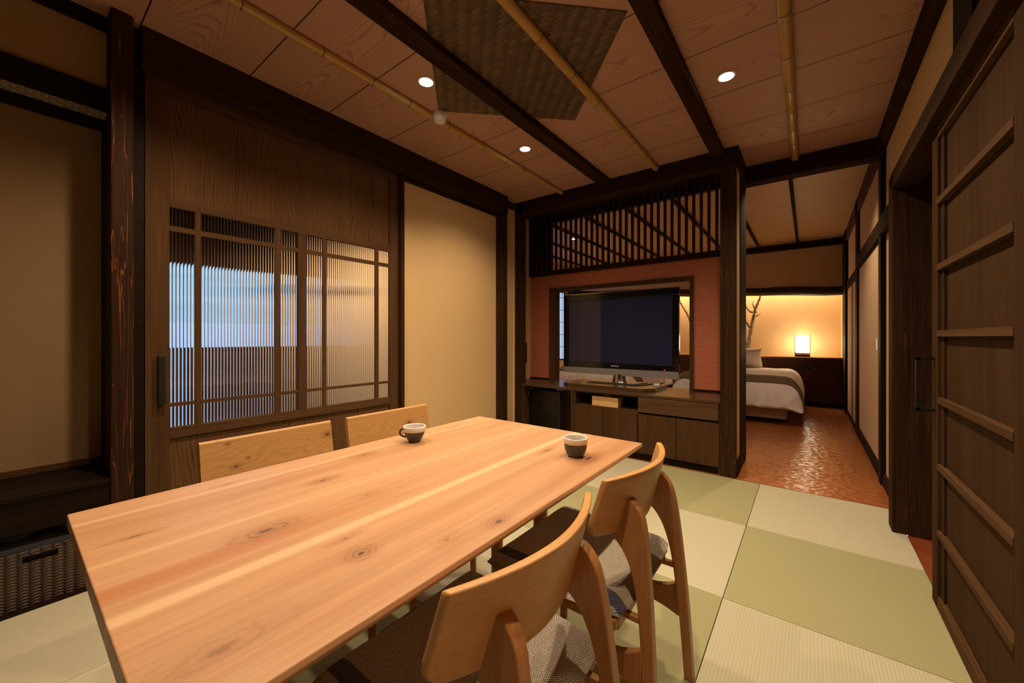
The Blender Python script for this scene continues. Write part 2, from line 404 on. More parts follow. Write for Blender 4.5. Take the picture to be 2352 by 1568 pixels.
# ------------------------------------------------------------------ mesh helpers (all coordinates are world metres)
def box(bm, x0, x1, y0, y1, z0, z1, bev=0.0, seg=2):
    r = bmesh.ops.create_cube(bm, size=1)
    vs = r['verts']
    for v in vs:
        v.co = Vector((x0+(v.co.x+.5)*(x1-x0), y0+(v.co.y+.5)*(y1-y0), z0+(v.co.z+.5)*(z1-z0)))
    if bev:
        es = list({e for v in vs for e in v.link_edges})
        bmesh.ops.bevel(bm, geom=es, offset=bev, segments=seg, profile=.5, affect='EDGES')
    return vs
def BX(*a, **k):
    bm = bmesh.new(); box(bm, *a, **k); return bm
def BXS(lst, bev=0.0):
    bm = bmesh.new()
    for b in lst: box(bm, *b, bev=bev)
    return bm
def prism(bm, pts, lo, hi, plane='xz'):
    """extrude a closed outline; plane names the two axes the points live in"""
    def P(a, b, c):
        return {'xz': (a, c, b), 'xy': (a, b, c), 'yz': (c, a, b)}[plane]
    v0 = [bm.verts.new(P(a, b, lo)) for a, b in pts]; v1 = [bm.verts.new(P(a, b, hi)) for a, b in pts]
    n = len(pts)
    bm.faces.new(v0); bm.faces.new(v1[::-1])
    for i in range(n): bm.faces.new((v0[i], v0[(i+1) % n], v1[(i+1) % n], v1[i]))
    bmesh.ops.recalc_face_normals(bm, faces=bm.faces[:])
def lathe(bm, prof, cx, cy, seg=48, sx=1, sy=1):
    rings = []
    for r, z in prof:
        if r < 1e-6: rings.append([bm.verts.new((cx, cy, z))])
        else: rings.append([bm.verts.new((cx+r*sx*math.cos(2*PI*i/seg), cy+r*sy*math.sin(2*PI*i/seg), z)) for i in range(seg)])
    for a, b in zip(rings, rings[1:]):
        for i in range(seg):
            j = (i+1) % seg
            if len(a) == 1: bm.faces.new((a[0], b[i], b[j]))
            elif len(b) == 1: bm.faces.new((a[i], a[j], b[0]))
            else: bm.faces.new((a[i], a[j], b[j], b[i]))
    bmesh.ops.recalc_face_normals(bm, faces=bm.faces[:])
def tube(bm, pts, rad, seg=10):
    pts = [Vector(p) for p in pts]; rings = []
    if not isinstance(rad, (list, tuple)): rad = [rad]*len(pts)
    up = Vector((0, 0, 1))
    for i, p in enumerate(pts):
        d = (pts[min(i+1, len(pts)-1)]-pts[max(i-1, 0)]).normalized()
        a = d.cross(up) if abs(d.dot(up)) < .95 else d.cross(Vector((1, 0, 0)))
        a.normalize(); b = d.cross(a).normalized()
        rings.append([bm.verts.new(p+(a*math.cos(2*PI*k/seg)+b*math.sin(2*PI*k/seg))*rad[i]) for k in range(seg)])
    for r0, r1 in zip(rings, rings[1:]):
        for k in range(seg): bm.faces.new((r0[k], r0[(k+1) % seg], r1[(k+1) % seg], r1[k]))
    bm.faces.new(rings[0]); bm.faces.new(rings[-1][::-1])
    bmesh.ops.recalc_face_normals(bm, faces=bm.faces[:])
def world_loc(o):
    v = Vector((0, 0, 0))
    while o is not None: v = v + Vector(o.location); o = o.parent
    return v
def obj(name, bm, mat, parent=None, smooth=False, label=None, loc=None):
    base = world_loc(parent) if parent else (Vector(loc) if loc else Vector((0, 0, 0)))
    if base.length: bmesh.ops.translate(bm, verts=bm.verts[:], vec=-base)
    me = bpy.data.meshes.new(name); bm.to_mesh(me); bm.free()
    me.materials.append(M[mat] if isinstance(mat, str) else mat)
    o = bpy.data.objects.new(name, me); COL.objects.link(o)
    if parent: o.parent = parent
    elif loc: o.location = loc
    if smooth:
        for p in me.polygons: p.use_smooth = True
        if smooth != 'all':
            me.set_sharp_from_angle(angle=math.radians(38))
    if label: o['label'] = label
    return o
def tag(o, label, cat, group=None, kind=None):
    o['label'] = label; o['category'] = cat
    if group: o['group'] = group
    if kind: o['kind'] = kind
    return o
def thing(name, loc, label, cat, group=None):
    o = bpy.data.objects.new(name, None); COL.objects.link(o); o.location = loc
    o.empty_display_size = .05
    return tag(o, label, cat, group)
def struct(name, bm, mat, label, cat, parent=None, smooth=False):
    o = obj(name, bm, mat, parent, smooth)
    if parent is None: tag(o, label, cat, None, 'structure')
    return o
def dup(root, loc, label=None, rotz=None):
    r = root.copy(); COL.objects.link(r); r.location = loc
    if rotz is not None: r.rotation_euler = (0, 0, rotz)
    if label: r['label'] = label
    for ch in list(root.children):
        c = ch.copy(); COL.objects.link(c); c.parent = r
        for g in list(ch.children):
            d = g.copy(); COL.objects.link(d); d.parent = c
    return r
# ================================================================== ROOM SHELL
CH = 2.597        # ceiling height of the dining room
XL, XR = -2.62, .46
YB = -1.85        # wall behind the camera
# floors
struct('floor', BX(-2.60, .44, YB, 3.45, -.06, -.035), 'corridor', 'flat sub-floor below the tatami mats', 'floor')
struct('floor_bedroom', BX(-4.40, .50, 3.46, 8.4, -.06, 0), 'hewn', 'glossy hand-hewn red-brown wooden floor of the bedroom', 'floor')
struct('floor_corridor', BX(.441, 1.6, .6, 3.06, -.06, -.003), 'corridor', 'plain red-brown floorboards seen through the side doorway', 'floor')
struct('floor_alcove', BX(-2.95, -2.508, YB, .40, -.06, .002), 'black_wood', 'dark boards beside the mats under the alcove bench', 'floor')
struct('floor_entrance', BX(-4.4, -2.66, .36, 3.4, -.25, -.05), 'polished', 'dark polished floor of the entrance behind the reeded glass', 'floor')
# ceilings
struct('ceiling', BX(-2.62, .50, YB, 4.0, CH, CH+.05), 'ceiling', 'figured cedar board ceiling over the dining room', 'ceiling')
struct('ceiling_bedroom', BX(-4.45, .50, 4.0, 8.0, 2.66, 2.72), 'ceiling_bed', 'orange-brown board ceiling over the bedroom', 'ceiling')
struct('ceiling_alcove', BX(-2.95, -2.62, YB, .40, 2.60, 2.65), 'plaster_dim', 'closed top of the wall alcove', 'ceiling')
struct('ceiling_entrance', BX(-4.4, -2.66, .36, 3.4, 2.30, 2.36), 'far_ceiling_wood', 'brown board ceiling of the entrance behind the glass door', 'ceiling')
struct('ceiling_corridor', BX(.47, 1.6, .6, 3.2, 2.3, 2.36), 'black_wood', 'dark ceiling of the side corridor', 'ceiling')
# walls: dining room
struct('wall_left', BXS([(-2.68, XL, 1.965, 3.46, 0, 2.66)]), 'plaster', 'tall ochre plaster wall beside the glazed door', 'wall')
struct('wall_alcove_side', BXS([(-2.747-.04, -2.747, 3.46, 4.0, 0, 2.66), (-2.747, -2.60, 3.46, 3.50, 0, 2.66)]), 'plaster', 'narrow plaster return left of the television wall', 'wall')
struct('wall_behind', BX(-2.95, .62, YB-.06, YB, 0, 2.66), 'cab', 'unseen wall behind the viewer, darkened to cut bounced light', 'wall')  # out of view; dark finish added to lower the room's fill light
struct('wall_right', BXS([(XR, XR+.05, 3.16, 8.4, 0, 2.72), (XR, XR+.05, YB, .7, 0, 2.66), (XR, XR+.05, .7, 3.16, 1.98, 2.66)]), 'plaster', 'ochre plaster wall on the right with dark posts', 'wall')
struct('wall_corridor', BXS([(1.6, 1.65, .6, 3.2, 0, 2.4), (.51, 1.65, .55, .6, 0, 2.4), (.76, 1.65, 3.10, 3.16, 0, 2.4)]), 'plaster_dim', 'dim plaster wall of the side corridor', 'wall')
# alcove on the left (recess with a bench)
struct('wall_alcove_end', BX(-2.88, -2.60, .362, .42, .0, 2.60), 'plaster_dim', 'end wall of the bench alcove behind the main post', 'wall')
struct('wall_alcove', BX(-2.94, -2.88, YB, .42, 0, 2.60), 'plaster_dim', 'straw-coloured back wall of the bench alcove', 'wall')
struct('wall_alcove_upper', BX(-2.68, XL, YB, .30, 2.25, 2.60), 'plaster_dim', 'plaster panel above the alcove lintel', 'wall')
struct('trim_1', BX(-2.66, -2.60, YB, .30, 2.172, 2.262), 'black_wood', 'dark lintel across the alcove', 'trim')
struct('trim_2', BX(-2.67, -2.605, YB, .30, 2.53, CH), 'black_wood', 'dark ceiling rim above the alcove', 'trim')
struct('trim_3', BX(-2.76, -2.602, YB, .36, 2.173, 2.185), 'hexpaper', 'soffit strip papered with pale hexagons', 'trim')
struct('trim_4', BX(-2.88, -2.76, YB, .36, 2.155, 2.185), 'black_wood', 'black batten at the back of the alcove soffit', 'trim')
struct('trim_5', BX(-2.88, -2.866, YB, .36, .466, .494), 'brown_y', 'thin skirting at the foot of the alcove wall', 'trim')
# main post and header
struct('trim_6', BX(-2.62, -2.50, .29, .366, 0, CH, bev=.006), 'main_post', 'streaky red-brown main post between alcove and glazed door', 'post')
struct('trim_7', BX(-2.66, -2.585, .366, .414, 0, CH), 'black_wood', 'black jamb right of the main post', 'jamb')
struct('trim_8', BX(-2.64, -2.53, .40, 3.243, 2.412, CH, bev=.004), 'dark_y', 'broad dark header beam under the left edge of the ceiling', 'beam')
struct('trim_9', BX(-2.66, -2.600, .414, .444, 0, 2.43), 'brown', 'narrow lit jamb at the handle side of the glazed door', 'jamb')
struct('trim_10', BX(-2.66, -2.592, 1.927, 1.962, 0, 2.43), 'dark', 'dark jamb between glazed door and plaster wall', 'jamb')
struct('trim_11', BX(-2.63, -2.53, 3.150, 3.232, 0, 2.412, bev=.003), 'dark', 'dark post at the right end of the plaster wall', 'post')
struct('trim_12', BX(-2.62, -2.602, 1.962, 3.15, 2.375, 2.412), 'dark_y', 'slim dark fillet above the plaster wall', 'trim')
struct('trim_13', BX(-2.607, -2.517, 3.46, 3.55, 0, CH, bev=.003), 'dark', 'corner post left of the mini fridge', 'post')
struct('trim_14', BX(-2.64, -2.607, 3.232, 3.47, 2.52, CH), 'dark_y', 'short dark rim in the corner of the ceiling', 'trim')
# television wall
struct('trim_15', BX(-2.607, -.43, 3.46, 3.58, 2.459, CH, bev=.003), 'dark_x', 'front beam over the television wall', 'beam')
struct('trim_16', BX(-.475, -.43, 3.58, 3.95, 2.459, CH), 'dark_y', 'short return of the front beam toward the bedroom', 'beam')
struct('trim_17', BX(-.557, -.446, 3.46, 3.50, 0, 2.459, bev=.003), 'dark', 'tall grained post right of the television wall', 'post')
struct('wall_flank', BX(-.53, -.452, 3.50, 3.72, 0, 2.459), 'plaster', 'slim ochre end of the television wall', 'wall')
struct('trim_18', BX(-.53, -.446, 3.71, 4.08, 0, 2.459, bev=.003), 'black_wood', 'inner black post of the bedroom passage', 'post')
struct('baseboard_flank', BX(-.53, -.442, 3.505, 3.70, 0, .13), 'dark_y', 'dark skirting at the end of the television wall', 'skirting')
# red cloth wall with its opening
rw = BXS([(-2.747, -2.440, 3.98, 4.08, .0, 1.845), (-.890, -.53, 3.98, 4.08, .0, 1.845), (-2.440, -.890, 3.98, 4.08, 1.672, 1.845)])
struct('wall_television', rw, 'redwall', 'vermilion woven-cloth wall around the television opening', 'wall')
struct('trim_19', BXS([(-2.464, -2.400, 3.955, 4.09, .592, 1.66), (-.897, -.866, 3.955, 4.09, .592, 1.66), (-2.464, -.866, 3.955, 4.09, 1.655, 1.687)]), 'brown', 'stained wooden frame of the television opening', 'trim')
struct('baseboard_front', BXS([(-2.747, -2.464, 3.965, 3.98, .592, .612), (-.866, -.557, 3.965, 3.98, .592, .612)]), 'black_wood', 'thin black strip between red wall and counter', 'skirting')
struct('ceiling_recess', BX(-2.747, -.475, 3.58, 4.08, 2.556, 2.60), 'dark_x', 'dark boarding above the lattice', 'ceiling')
# passage beam and bedroom shell
struct('trim_20', BX(-.475, .46, 3.955, 4.08, 2.452, 2.72, bev=.003), 'dark_x', 'black beam across the bedroom passage', 'beam')
struct('wall_bedroom_front', BXS([(-4.42, -2.747, 4.0, 4.08, 0, 2.72), (-2.80, -.475, 4.0, 4.08, 2.56, 2.72)]), 'plaster', 'near wall of the bedroom', 'wall')
struct('wall_bedroom_left', BXS([(-4.46, -4.40, 4.08, 6.0, 0, 2.72), (-4.46, -4.40, 7.75, 8.4, 0, 2.72), (-4.46, -4.40, 6.0, 7.75, 0, .596), (-4.46, -4.40, 6.0, 7.75, 2.13, 2.72)]), 'plaster', 'left wall of the bedroom around the paper window', 'wall')
ub = bmesh.new(); prism(ub, [(-4.40, 2.095), (XR, 1.832), (XR, 2.72), (-4.40, 2.72)], 7.90, 7.96, 'xz')
struct('wall_bedroom_upper', ub, 'plaster', 'ochre wall above the log lintel', 'wall')
struct('wall_bedroom_niche', BXS([(-4.40, .43, 8.36, 8.42, 0, 2.72), (-4.40, XR, 7.96, 8.36, 2.10, 2.16), (.43, XR, 7.955, 8.36, 0, 2.10)]), 'plaster', 'glowing plaster back wall of the bed niche', 'wall')
struct('trim_21', BX(-4.40, .43, 7.88, 7.90, 2.552, 2.66), 'dark_x', 'dark ceiling rim at the far bedroom wall', 'trim')
struct('trim_22', BX(-4.24, -4.09, 7.84, 7.90, .80, 2.66), 'dark', 'dark post on the far left of the bedroom', 'post')
lg = bmesh.new()
tube(lg, [(-4.4+i*.2012, 7.925+.006*math.sin(i*1.7), 1.857-.054*(-4.4+i*.2012) + .006*math.sin(i*1.3)) for i in range(25)], [.072+.004*math.sin(i*.9+1) for i in range(25)], 24)
struct('trim_23', lg, 'log', 'rounded dark log lintel over the bed niche', 'lintel', smooth=True)
struct('trim_24', BXS([(-4.40, XR, 7.885, 8.36, .766, .784)]), 'oak', 'thin pale ledge on top of the headboard wall', 'ledge')
# rafters of the bedroom
for k in range(8):
    x = -.136-.533*k
    if x < -4.3: break
    struct('trim_%d' % (30+k), BX(x-.017, x+.017, 4.08, 7.89, 2.628, 2.66), 'dark_y', 'slender dark batten on the bedroom ceiling, number %s from the right wall' % ['one','two','three','four','five','six','seven','eight'][k], 'batten')
# right wall timber
struct('trim_40', BX(.41, XR, YB, 3.96, 2.500, CH, bev=.002), 'dark_y', 'dark ceiling rim along the right wall', 'trim')
struct('trim_41', BX(.43, .475, 3.97, 4.09, 0, 2.66, bev=.002), 'black_wood', 'black post where the right wall meets the passage beam', 'post')
struct('trim_42', BX(.378, .445, 3.05, 3.17, 0, 2.03, bev=.003), 'dark', 'heavy knotty jamb post of the side doorway', 'post')
struct('trim_43', BXS([(.445, .78, 3.052, 3.12, -.003, 1.98), (.512, .78, 3.052, 3.12, 1.98, 2.3)]), 'dark', 'broad dark reveal board inside the side doorway', 'jamb')
struct('trim_44', BX(.378, .49, .70, 3.10, 1.945, 2.038, bev=.003), 'dark_y', 'dark lintel running over the side doorway', 'lintel')
struct('trim_45', BX(.425, XR, 1.915, 2.125, 2.038, 2.50), 'black_wood', 'short black post above the side doorway lintel', 'post')
struct('trim_46', BX(.42, XR, 3.17, 3.97, 1.86, 1.985), 'dark_y', 'dark rail between jamb and passage post', 'rail')
struct('trim_47', BX(.43, XR, 4.09, 5.78, 1.875, 2.00), 'dark_y', 'dark rail over the first sliding screen of the bedroom', 'rail')
struct('trim_48', BX(.44, XR, 5.78, 7.90, 1.80, 1.90), 'dark_y', 'dark rail over the far sliding screens', 'rail')
struct('trim_49', BX(.435, .475, 5.78, 5.98, 0, 2.66), 'dark', 'slim post in the middle of the bedroom right wall', 'post')
struct('trim_50', BX(.435, XR, 4.09, 7.9, 2.50, 2.66), 'brown_y', 'brown ceiling rim along the bedroom right wall', 'trim')
struct('trim_51', BX(.425, .475, 7.35, 7.9, 0, 2.66), 'black_wood', 'dark corner post beside the bed niche', 'post')
struct('trim_52', BX(.44, .462, 3.17, 3.30, 0, 1.86), 'dark', 'thin dark stile behind the doorway jamb', 'trim')
struct('baseboard_right', BXS([(.44, XR, 3.17, 3.97, 0, .085), (.44, XR, 4.09, 5.78, 0, .085), (.447, XR, 5.98, 7.35, 0, .05)]), 'dark_y', 'dark skirting along the right wall', 'skirting')
# threshold strip between mats and hewn floor
struct('trim_53', BX(-.446, .44, 3.452, 3.462, -.03, .001), 'corridor', 'thin red threshold strip at the edge of the mats', 'threshold')
struct('trim_54', BX(-2.512, -2.49, YB, 3.46, -.03, .003), 'black_wood', 'dark board edge along the left side of the mats', 'threshold')
struct('trim_55', BX(-2.62, -2.512, .36, 3.46, -.03, .006), 'dark_y', 'dark sill below the glazed door', 'threshold')
struct('trim_56', BX(-2.62, -2.606, 1.962, 3.15, .006, .10), 'dark_y', 'dark skirting under the plaster wall', 'skirting')
# entrance room behind the reeded glass
struct('wall_entrance_side', BXS([(-4.4, -2.66, .30, .36, -.1, 2.36), (-4.40, -4.34, .36, .55, -.1, 2.36), (-4.40, -4.34, 1.80, 1.98, -.1, 2.36)]), 'dark', 'dark boarded side of the entrance', 'wall')
struct('wall_entrance', BXS([(-4.4, -2.68, 2.10, 2.16, -.1, 2.36), (-4.40, -4.34, 1.98, 2.16, -.1, 2.36)]), 'plaster_ext', 'plaster wall of the entrance seen through the glass', 'wall')
struct('wall_entrance_window', BXS([(-4.40, -4.34, .92, 1.80, -.1, .985), (-4.40, -4.34, .55, 1.80, 1.78, 2.36)]), 'dark', 'dark boarding around the entrance window', 'wall')
w2 = struct('window_2', BXS([(-4.41, -4.33, .55, .58, 0, 1.78), (-4.41, -4.33, 1.77, 1.80, .985, 1.78), (-4.41, -4.33, .92, 1.77, .985, 1.01), (-4.41, -4.33, .58, 1.77, 1.755, 1.78), (-4.385, -4.355, .92, .95, 0, 1.755), (-4.385, -4.355, 1.34, 1.36, 1.01, 1.755)]), 'dark', 'entrance window that lets in blue daylight', 'window')
struct('ground', BX(-9, -4.5, -6, 9, -.3, -.25), 'garden', 'pale gravel ground outside', 'ground')
# dado below the niche: headboard wall
struct('wall_headboard', BX(-4.40, XR, 7.90, 7.955, 0, .766), 'mahogany', 'red-brown veneered headboard wall under the ledge', 'wall')
struct('baseboard_bedroom', BX(-4.40, .43, 7.885, 7.90, 0, .055), 'black_wood', 'black skirting under the headboard wall', 'skirting')

# ------------------------------------------------------------------ shoji window (bedroom left wall)
wn = thing('window_1', (-4.40, 6.87, .596), 'white paper-screen window with a black grid on the bedroom left wall', 'window'); wn['kind'] = 'structure'
obj('paper', BX(-4.418, -4.416, 6.03, 7.72, .62, 2.11), 'washi', wn)
obj('frame', BXS([(-4.43, -4.39, 6.0, 6.03, .596, 2.13), (-4.43, -4.39, 7.72, 7.75, .596, 2.13), (-4.43, -4.39, 6.0, 7.75, .596, .62), (-4.43, -4.39, 6.0, 7.75, 2.11, 2.13), (-4.43, -4.395, 6.865, 6.895, .62, 2.11)]), 'black_wood', wn)
obj('grid', BXS([(-4.415, -4.405, 6.03+i*.0940-.0055, 6.03+i*.0940+.0055, .62, 2.11) for i in range(1, 18)] + [(-4.414, -4.406, 6.03, 7.72, .62+.275*i-.005, .62+.275*i+.005) for i in range(1, 6)]), 'black_wood', wn)

# ================================================================== CEILING THINGS
BPOS = [(-2.00, .022, 'thin bamboo pole on the ceiling nearest the glazed door', 3.455), (-1.055, .026, 'bamboo pole crossing the dark woven ceiling panel', 3.455), (-.086, .027, 'bamboo pole on the ceiling nearest the right wall', 3.95)]
for k, (bx_, br_, lb, ye) in enumerate(BPOS):
    t = thing('bamboo_pole', (bx_, 1.5, CH), lb, 'pole', 'bamboo poles on the ceiling')
    bm = bmesh.new(); pts = []; rad = []; nodes = []
    y = ye-.01; yy = y; step = .26
    random.seed(40+k)
    ys = [y]; 
    while ys[-1] > YB+.1: ys.append(ys[-1]-random.uniform(.24, .38))
    zz = CH-br_*.75
    for a, b in zip(ys, ys[1:]):
        nodes.append(b)
        for f, s_ in ((0, 1.07), (.04, 1.0), (.5, .985), (.96, 1.0)):
            pts.append((bx_, a+(b-a)*f, zz)); rad.append(br_*s_)
    pts.append((bx_, ys[-1], zz)); rad.append(br_)
    tube(bm, pts, rad, 16)
    obj('culm', bm, 'bamboo', t, smooth='all')
    for nn in nodes[:-1]:
        if nn < 0: continue
        rb = bmesh.new(); tube(rb, [(bx_, nn+.004, zz), (bx_, nn-.003, zz)], br_*1.075, 16)
        obj('node_ring', rb, 'node_ring', t)
for k, (x0, x1, lb) in enumerate([(-1.588, -1.482, 'broad dark ceiling batten over the left part of the table'), (-.618, -.530, 'broad dark ceiling batten that ends at the television wall post')]):
    struct('trim_%d' % (60+k), BX(x0, x1, YB, 3.46, 2.552, CH, bev=.003), 'dark_y', lb, 'batten')
# woven panel (square set diagonally)
bm = bmesh.new()
prism(bm, [(-.658, 1.732), (-1.272, 2.379), (-1.935, 1.737), (-1.321, 1.090)], CH-.006, CH, 'xy')
tag(obj('woven_ceiling_panel', bm, 'weave', loc=(-1.3, 1.73, CH)), 'dark woven wicker square set diagonally in the cedar ceiling', 'ceiling panel')
# smoke detector
t = thing('smoke_detector', (-1.955, 1.765, CH), 'small white round smoke detector at the corner of the woven panel', 'smoke detector')
bm = bmesh.new(); lathe(bm, [(0, CH), (.047, CH), (.047, CH-.028), (.041, CH-.030), (0, CH-.030)], -1.955, 1.765); obj('base', bm, 'white_plastic', t, smooth=True)
bm = bmesh.new(); lathe(bm, [(0, CH-.032), (.043, CH-.032), (.043, CH-.044), (.034, CH-.056), (0, CH-.060)], -1.955, 1.765); obj('cover', bm, 'white_plastic', t, smooth=True)

WARM = (1.0, .75, .49)
def spot(loc, e, size=150, blend=.45, col=WARM, rad=.035, tgt=None):
    l = bpy.data.lights.new('spot', 'SPOT'); l.energy = e; l.spot_size = math.radians(size); l.spot_blend = blend
    l.color = col; l.shadow_soft_size = rad
    o = bpy.data.objects.new('spot_light', l); COL.objects.link(o); o.location = loc
    if tgt: o.rotation_euler = (Vector(tgt)-Vector(loc)).to_track_quat('-Z', 'Y').to_euler()
    return o
DL = [(-1.775, 1.495, 'recessed downlight beside the left corner of the woven panel'), (-1.782, 2.503, 'recessed downlight nearest the plaster wall corner'),
      (-.372, 2.508, 'recessed downlight between the right dark batten and the bamboo pole'),
      (-.372, 1.495, ''), (-1.775, .49, ''), (-.372, .49, '')]
def downlight(x, y, z, label, group):
    t = thing('downlight', (x, y, z), label, 'downlight', group)
    bm = bmesh.new(); lathe(bm, [(.037, z+.0), (.047, z+.0), (.049, z-.004), (.040, z-.006), (.037, z-.003), (.037, z+.0)], x, y, 32); obj('trim_ring', bm, 'white_plastic', t, smooth=True)
    bm = bmesh.new(); lathe(bm, [(0, z-.004), (.0365, z-.004), (.0365, z-.001), (0, z-.001)], x, y, 32); obj('lens', bm, 'led', t)
    return t
for x, y, lb in DL:
    if lb: downlight(x, y, CH, lb, 'lit ceiling downlights')
    spot((x, y, CH-.02), 88, 132, .85)

# ================================================================== LATTICE
lt = thing('transom_lattice', (-1.6, 3.97, 1.845), 'dark vertical-slat transom lattice above the vermilion television wall', 'lattice')
n = 33
for i in range(n):
    x = -2.700+i*(2.700-.598)/(n-1)
    obj('slat', BX(x-.0125, x+.0125, 3.955, 3.975, 1.895, 2.556), 'dark', lt)
obj('bottom_rail', BX(-2.747, -.557, 3.945, 4.01, 1.845, 1.897), 'dark_x', lt)
obj('top_rail', BX(-2.747, -.557, 3.975, 4.03, 2.47, 2.556), 'black_wood', lt)
obj('side_stile', BX(-2.747, -2.715, 3.94, 4.01, 1.897, 2.556), 'dark', lt)
obj('back_rail', BXS([(-2.74, -2.44, 3.985, 4.01, 1.897, 2.47)]), 'black_wood', lt)

# ================================================================== TV CABINET
cb = thing('television_cabinet', (-1.23, 3.7, 0), 'low dark wood cabinet with doors and open shelf under the television counter', 'cabinet')
obj('carcass', BXS([(-1.902, -1.878, 3.465, 3.96, 0, .571), (-1.878, -.56, 3.94, 3.96, 0, .571), (-1.2235, -1.2165, 3.475, 3.94, .06, .571), (-.575, -.56, 3.475, 3.94, 0, .571), (-1.878, -1.2235, 3.475, 3.94, .415, .436), (-1.216, -.575, 3.49, 3.94, .415, .432), (-1.878, -.56, 3.48, 3.94, .055, .066)]), 'cab', cb)
obj('shelf_lining', BXS([(-1.878, -1.853, 3.475, 3.94, .436, .571), (-1.853, -1.2235, 3.476, 3.94, .556, .571)]), 'cab', cb)
obj('plinth', BX(-1.878, -.56, 3.478, 3.50, 0, .058), 'black_wood', cb)
for i, (x0, x1, z1) in enumerate([(-1.876, -1.557, .4215), (-1.551, -1.226, .4215), (-1.214, -.894, .414), (-.889, -.566, .414)]):
    obj('door', BX(x0, x1, 3.46, 3.477, .062, z1, bev=.0015), 'cab', cb)
obj('drawer', BX(-1.214, -.569, 3.452, 3.475, .433, .566, bev=.0015), 'cab_front_x', cb)
obj('drawer_shadow_gap', BX(-.569, -.563, 3.47, 3.48, .433, .566), 'black', cb)
ct = obj('countertop', BXS([(-2.516, -.558, 3.46, 3.552, .571, .592), (-2.746, -.558, 3.552, 4.10, .571, .592)]), 'cab_x', loc=(-1.6, 3.75, .571)); tag(ct, 'long dark wooden countertop running under the television', 'countertop')
sp = obj('side_panel', BX(-2.516, -2.498, 3.47, 3.96, 0, .570), 'cab', loc=(-2.5, 3.7, 0)); tag(sp, 'dark upright panel between corner post and mini fridge', 'panel')
# fridge
fr = thing('mini_fridge', (-2.27, 3.72, 0), 'black mini fridge standing in the open bay under the counter', 'fridge')
obj('body', BX(-2.475, -2.075, 3.60, 3.93, .03, .53, bev=.006), 'fridge', fr)
fd = obj('door', BX(-2.475, -2.075, 3.555, 3.595, .035, .528, bev=.008), 'fridge', fr)
obj('handle', BX(-2.33, -2.21, 3.548, 3.556, .488, .498), 'gloss_black', fd)
bm = bmesh.new(); tube(bm, [(-2.480, 3.548, .45), (-2.481, 3.545, .50), (-2.479, 3.545, .525), (-2.46, 3.548, .536), (-2.43, 3.552, .536)], .005, 8)
obj('hinge', bm, 'chrome', fr, smooth='all')
for fx_ in (-2.46, -2.12): obj('foot', BX(fx_, fx_+.03, 3.58, 3.61, 0, .03), 'black', fr)
# tissue box
tb = thing('tissue_box', (-1.553, 3.55, .436), 'pale bamboo tissue box on the open cabinet shelf', 'tissue box')
obj('box', BX(-1.686, -1.421, 3.50, 3.62, .4365, .529, bev=.002), 'bamboo_box', tb)
bm = bmesh.new()
v = [bm.verts.new(p) for p in ((-1.590, 3.555, .529), (-1.515, 3.555, .529), (-1.535, 3.565, .545), (-1.550, 3.56, .562), (-1.568, 3.553, .547), (-1.55, 3.60, .529))]
bm.faces.new((v[0], v[1], v[2], v[3], v[4])); bm.faces.new((v[0], v[4], v[5])); bm.faces.new((v[4], v[3], v[5])); bm.faces.new((v[3], v[2], v[5])); bm.faces.new((v[2], v[1], v[5])); bm.faces.new((v[0], v[5], v[1]))
obj('tissue', bm, 'tissue', tb)

# platform + television
bm = bmesh.new()
prism(bm, [(-2.075, 3.63), (-2.00, 3.585), (-1.215, 3.585), (-1.13, 3.68), (-1.13, 4.05), (-2.075, 4.05)], .593, .624, 'xy')
tag(obj('swivel_platform', bm, 'cab_x', loc=(-1.6, 3.8, .593)), 'low dark wooden platform board with clipped corners under the television', 'platform')
TVL = (-1.585, 3.86, .624)
tv = thing('television', TVL, 'large flat black television with a grey speaker bar on the counter', 'television')
x0, x1 = -2.205, -.965
yf = 3.845
obj('cabinet_back', BX(x0+.08, x1-.08, yf+.035, yf+.10, .79, 1.51, bev=.02), 'gloss_black', tv)
tv_bezel = obj('bezel', BXS([(x0, x1, yf+.004, yf+.045, .775, .835), (x0, x1, yf+.004, yf+.045, 1.505, 1.578), (x0, x0+.062, yf+.004, yf+.045, .835, 1.505), (x1-.062, x1, yf+.004, yf+.045, .835, 1.505)], bev=.003), 'gloss_black', tv)
obj('screen', BX(x0+.062, x1-.062, yf+.014, yf+.03, .835, 1.505), 'screen', tv)
obj('top_trim', BX(x0+.002, x1-.002, yf-.001, yf+.006, 1.572, 1.580), 'chrome', tv)
bm = bmesh.new()
prism(bm, [(x0+.012, .712), (x1-.004, .704), (x1-.015, .775), (x0+.002, .775)], yf-.006, yf+.045, 'xz')
obj('speaker_bar', bm, 'grey_silver', tv)
bm = bmesh.new(); lathe(bm, [(0, .640), (.082, .640), (.070, .665), (.064, .72), (0, .72)], -1.555, 3.875, 40, 1, .7); obj('neck', bm, 'chrome', tv, smooth=True)
bm = bmesh.new(); prism(bm, [(-1.87, 3.745), (-1.335, 3.745), (-1.255, 4.0), (-1.90, 4.0)], .625, .634, 'xy'); prism(bm, [(-1.84, 3.77), (-1.36, 3.77), (-1.30, 3.98), (-1.87, 3.98)], .634, .642, 'xy')
obj('stand_base', bm, 'stand', tv)
obj('power_light', BX(-1.103, -1.088, yf+.001, yf+.004, .785, .792), 'red_led', tv_bezel)
cu = bpy.data.curves.new('maker_name', 'FONT'); cu.body = 'HITACHI'; cu.size = .021; cu.extrude = .0005; cu.align_x = 'CENTER'
tmp = bpy.data.objects.new('tmp_text', cu); COL.objects.link(tmp)
bpy.context.view_layer.update()
me = bpy.data.meshes.new_from_object(tmp.evaluated_get(bpy.context.evaluated_depsgraph_get()))
bpy.data.objects.remove(tmp); me.name = 'maker_name'
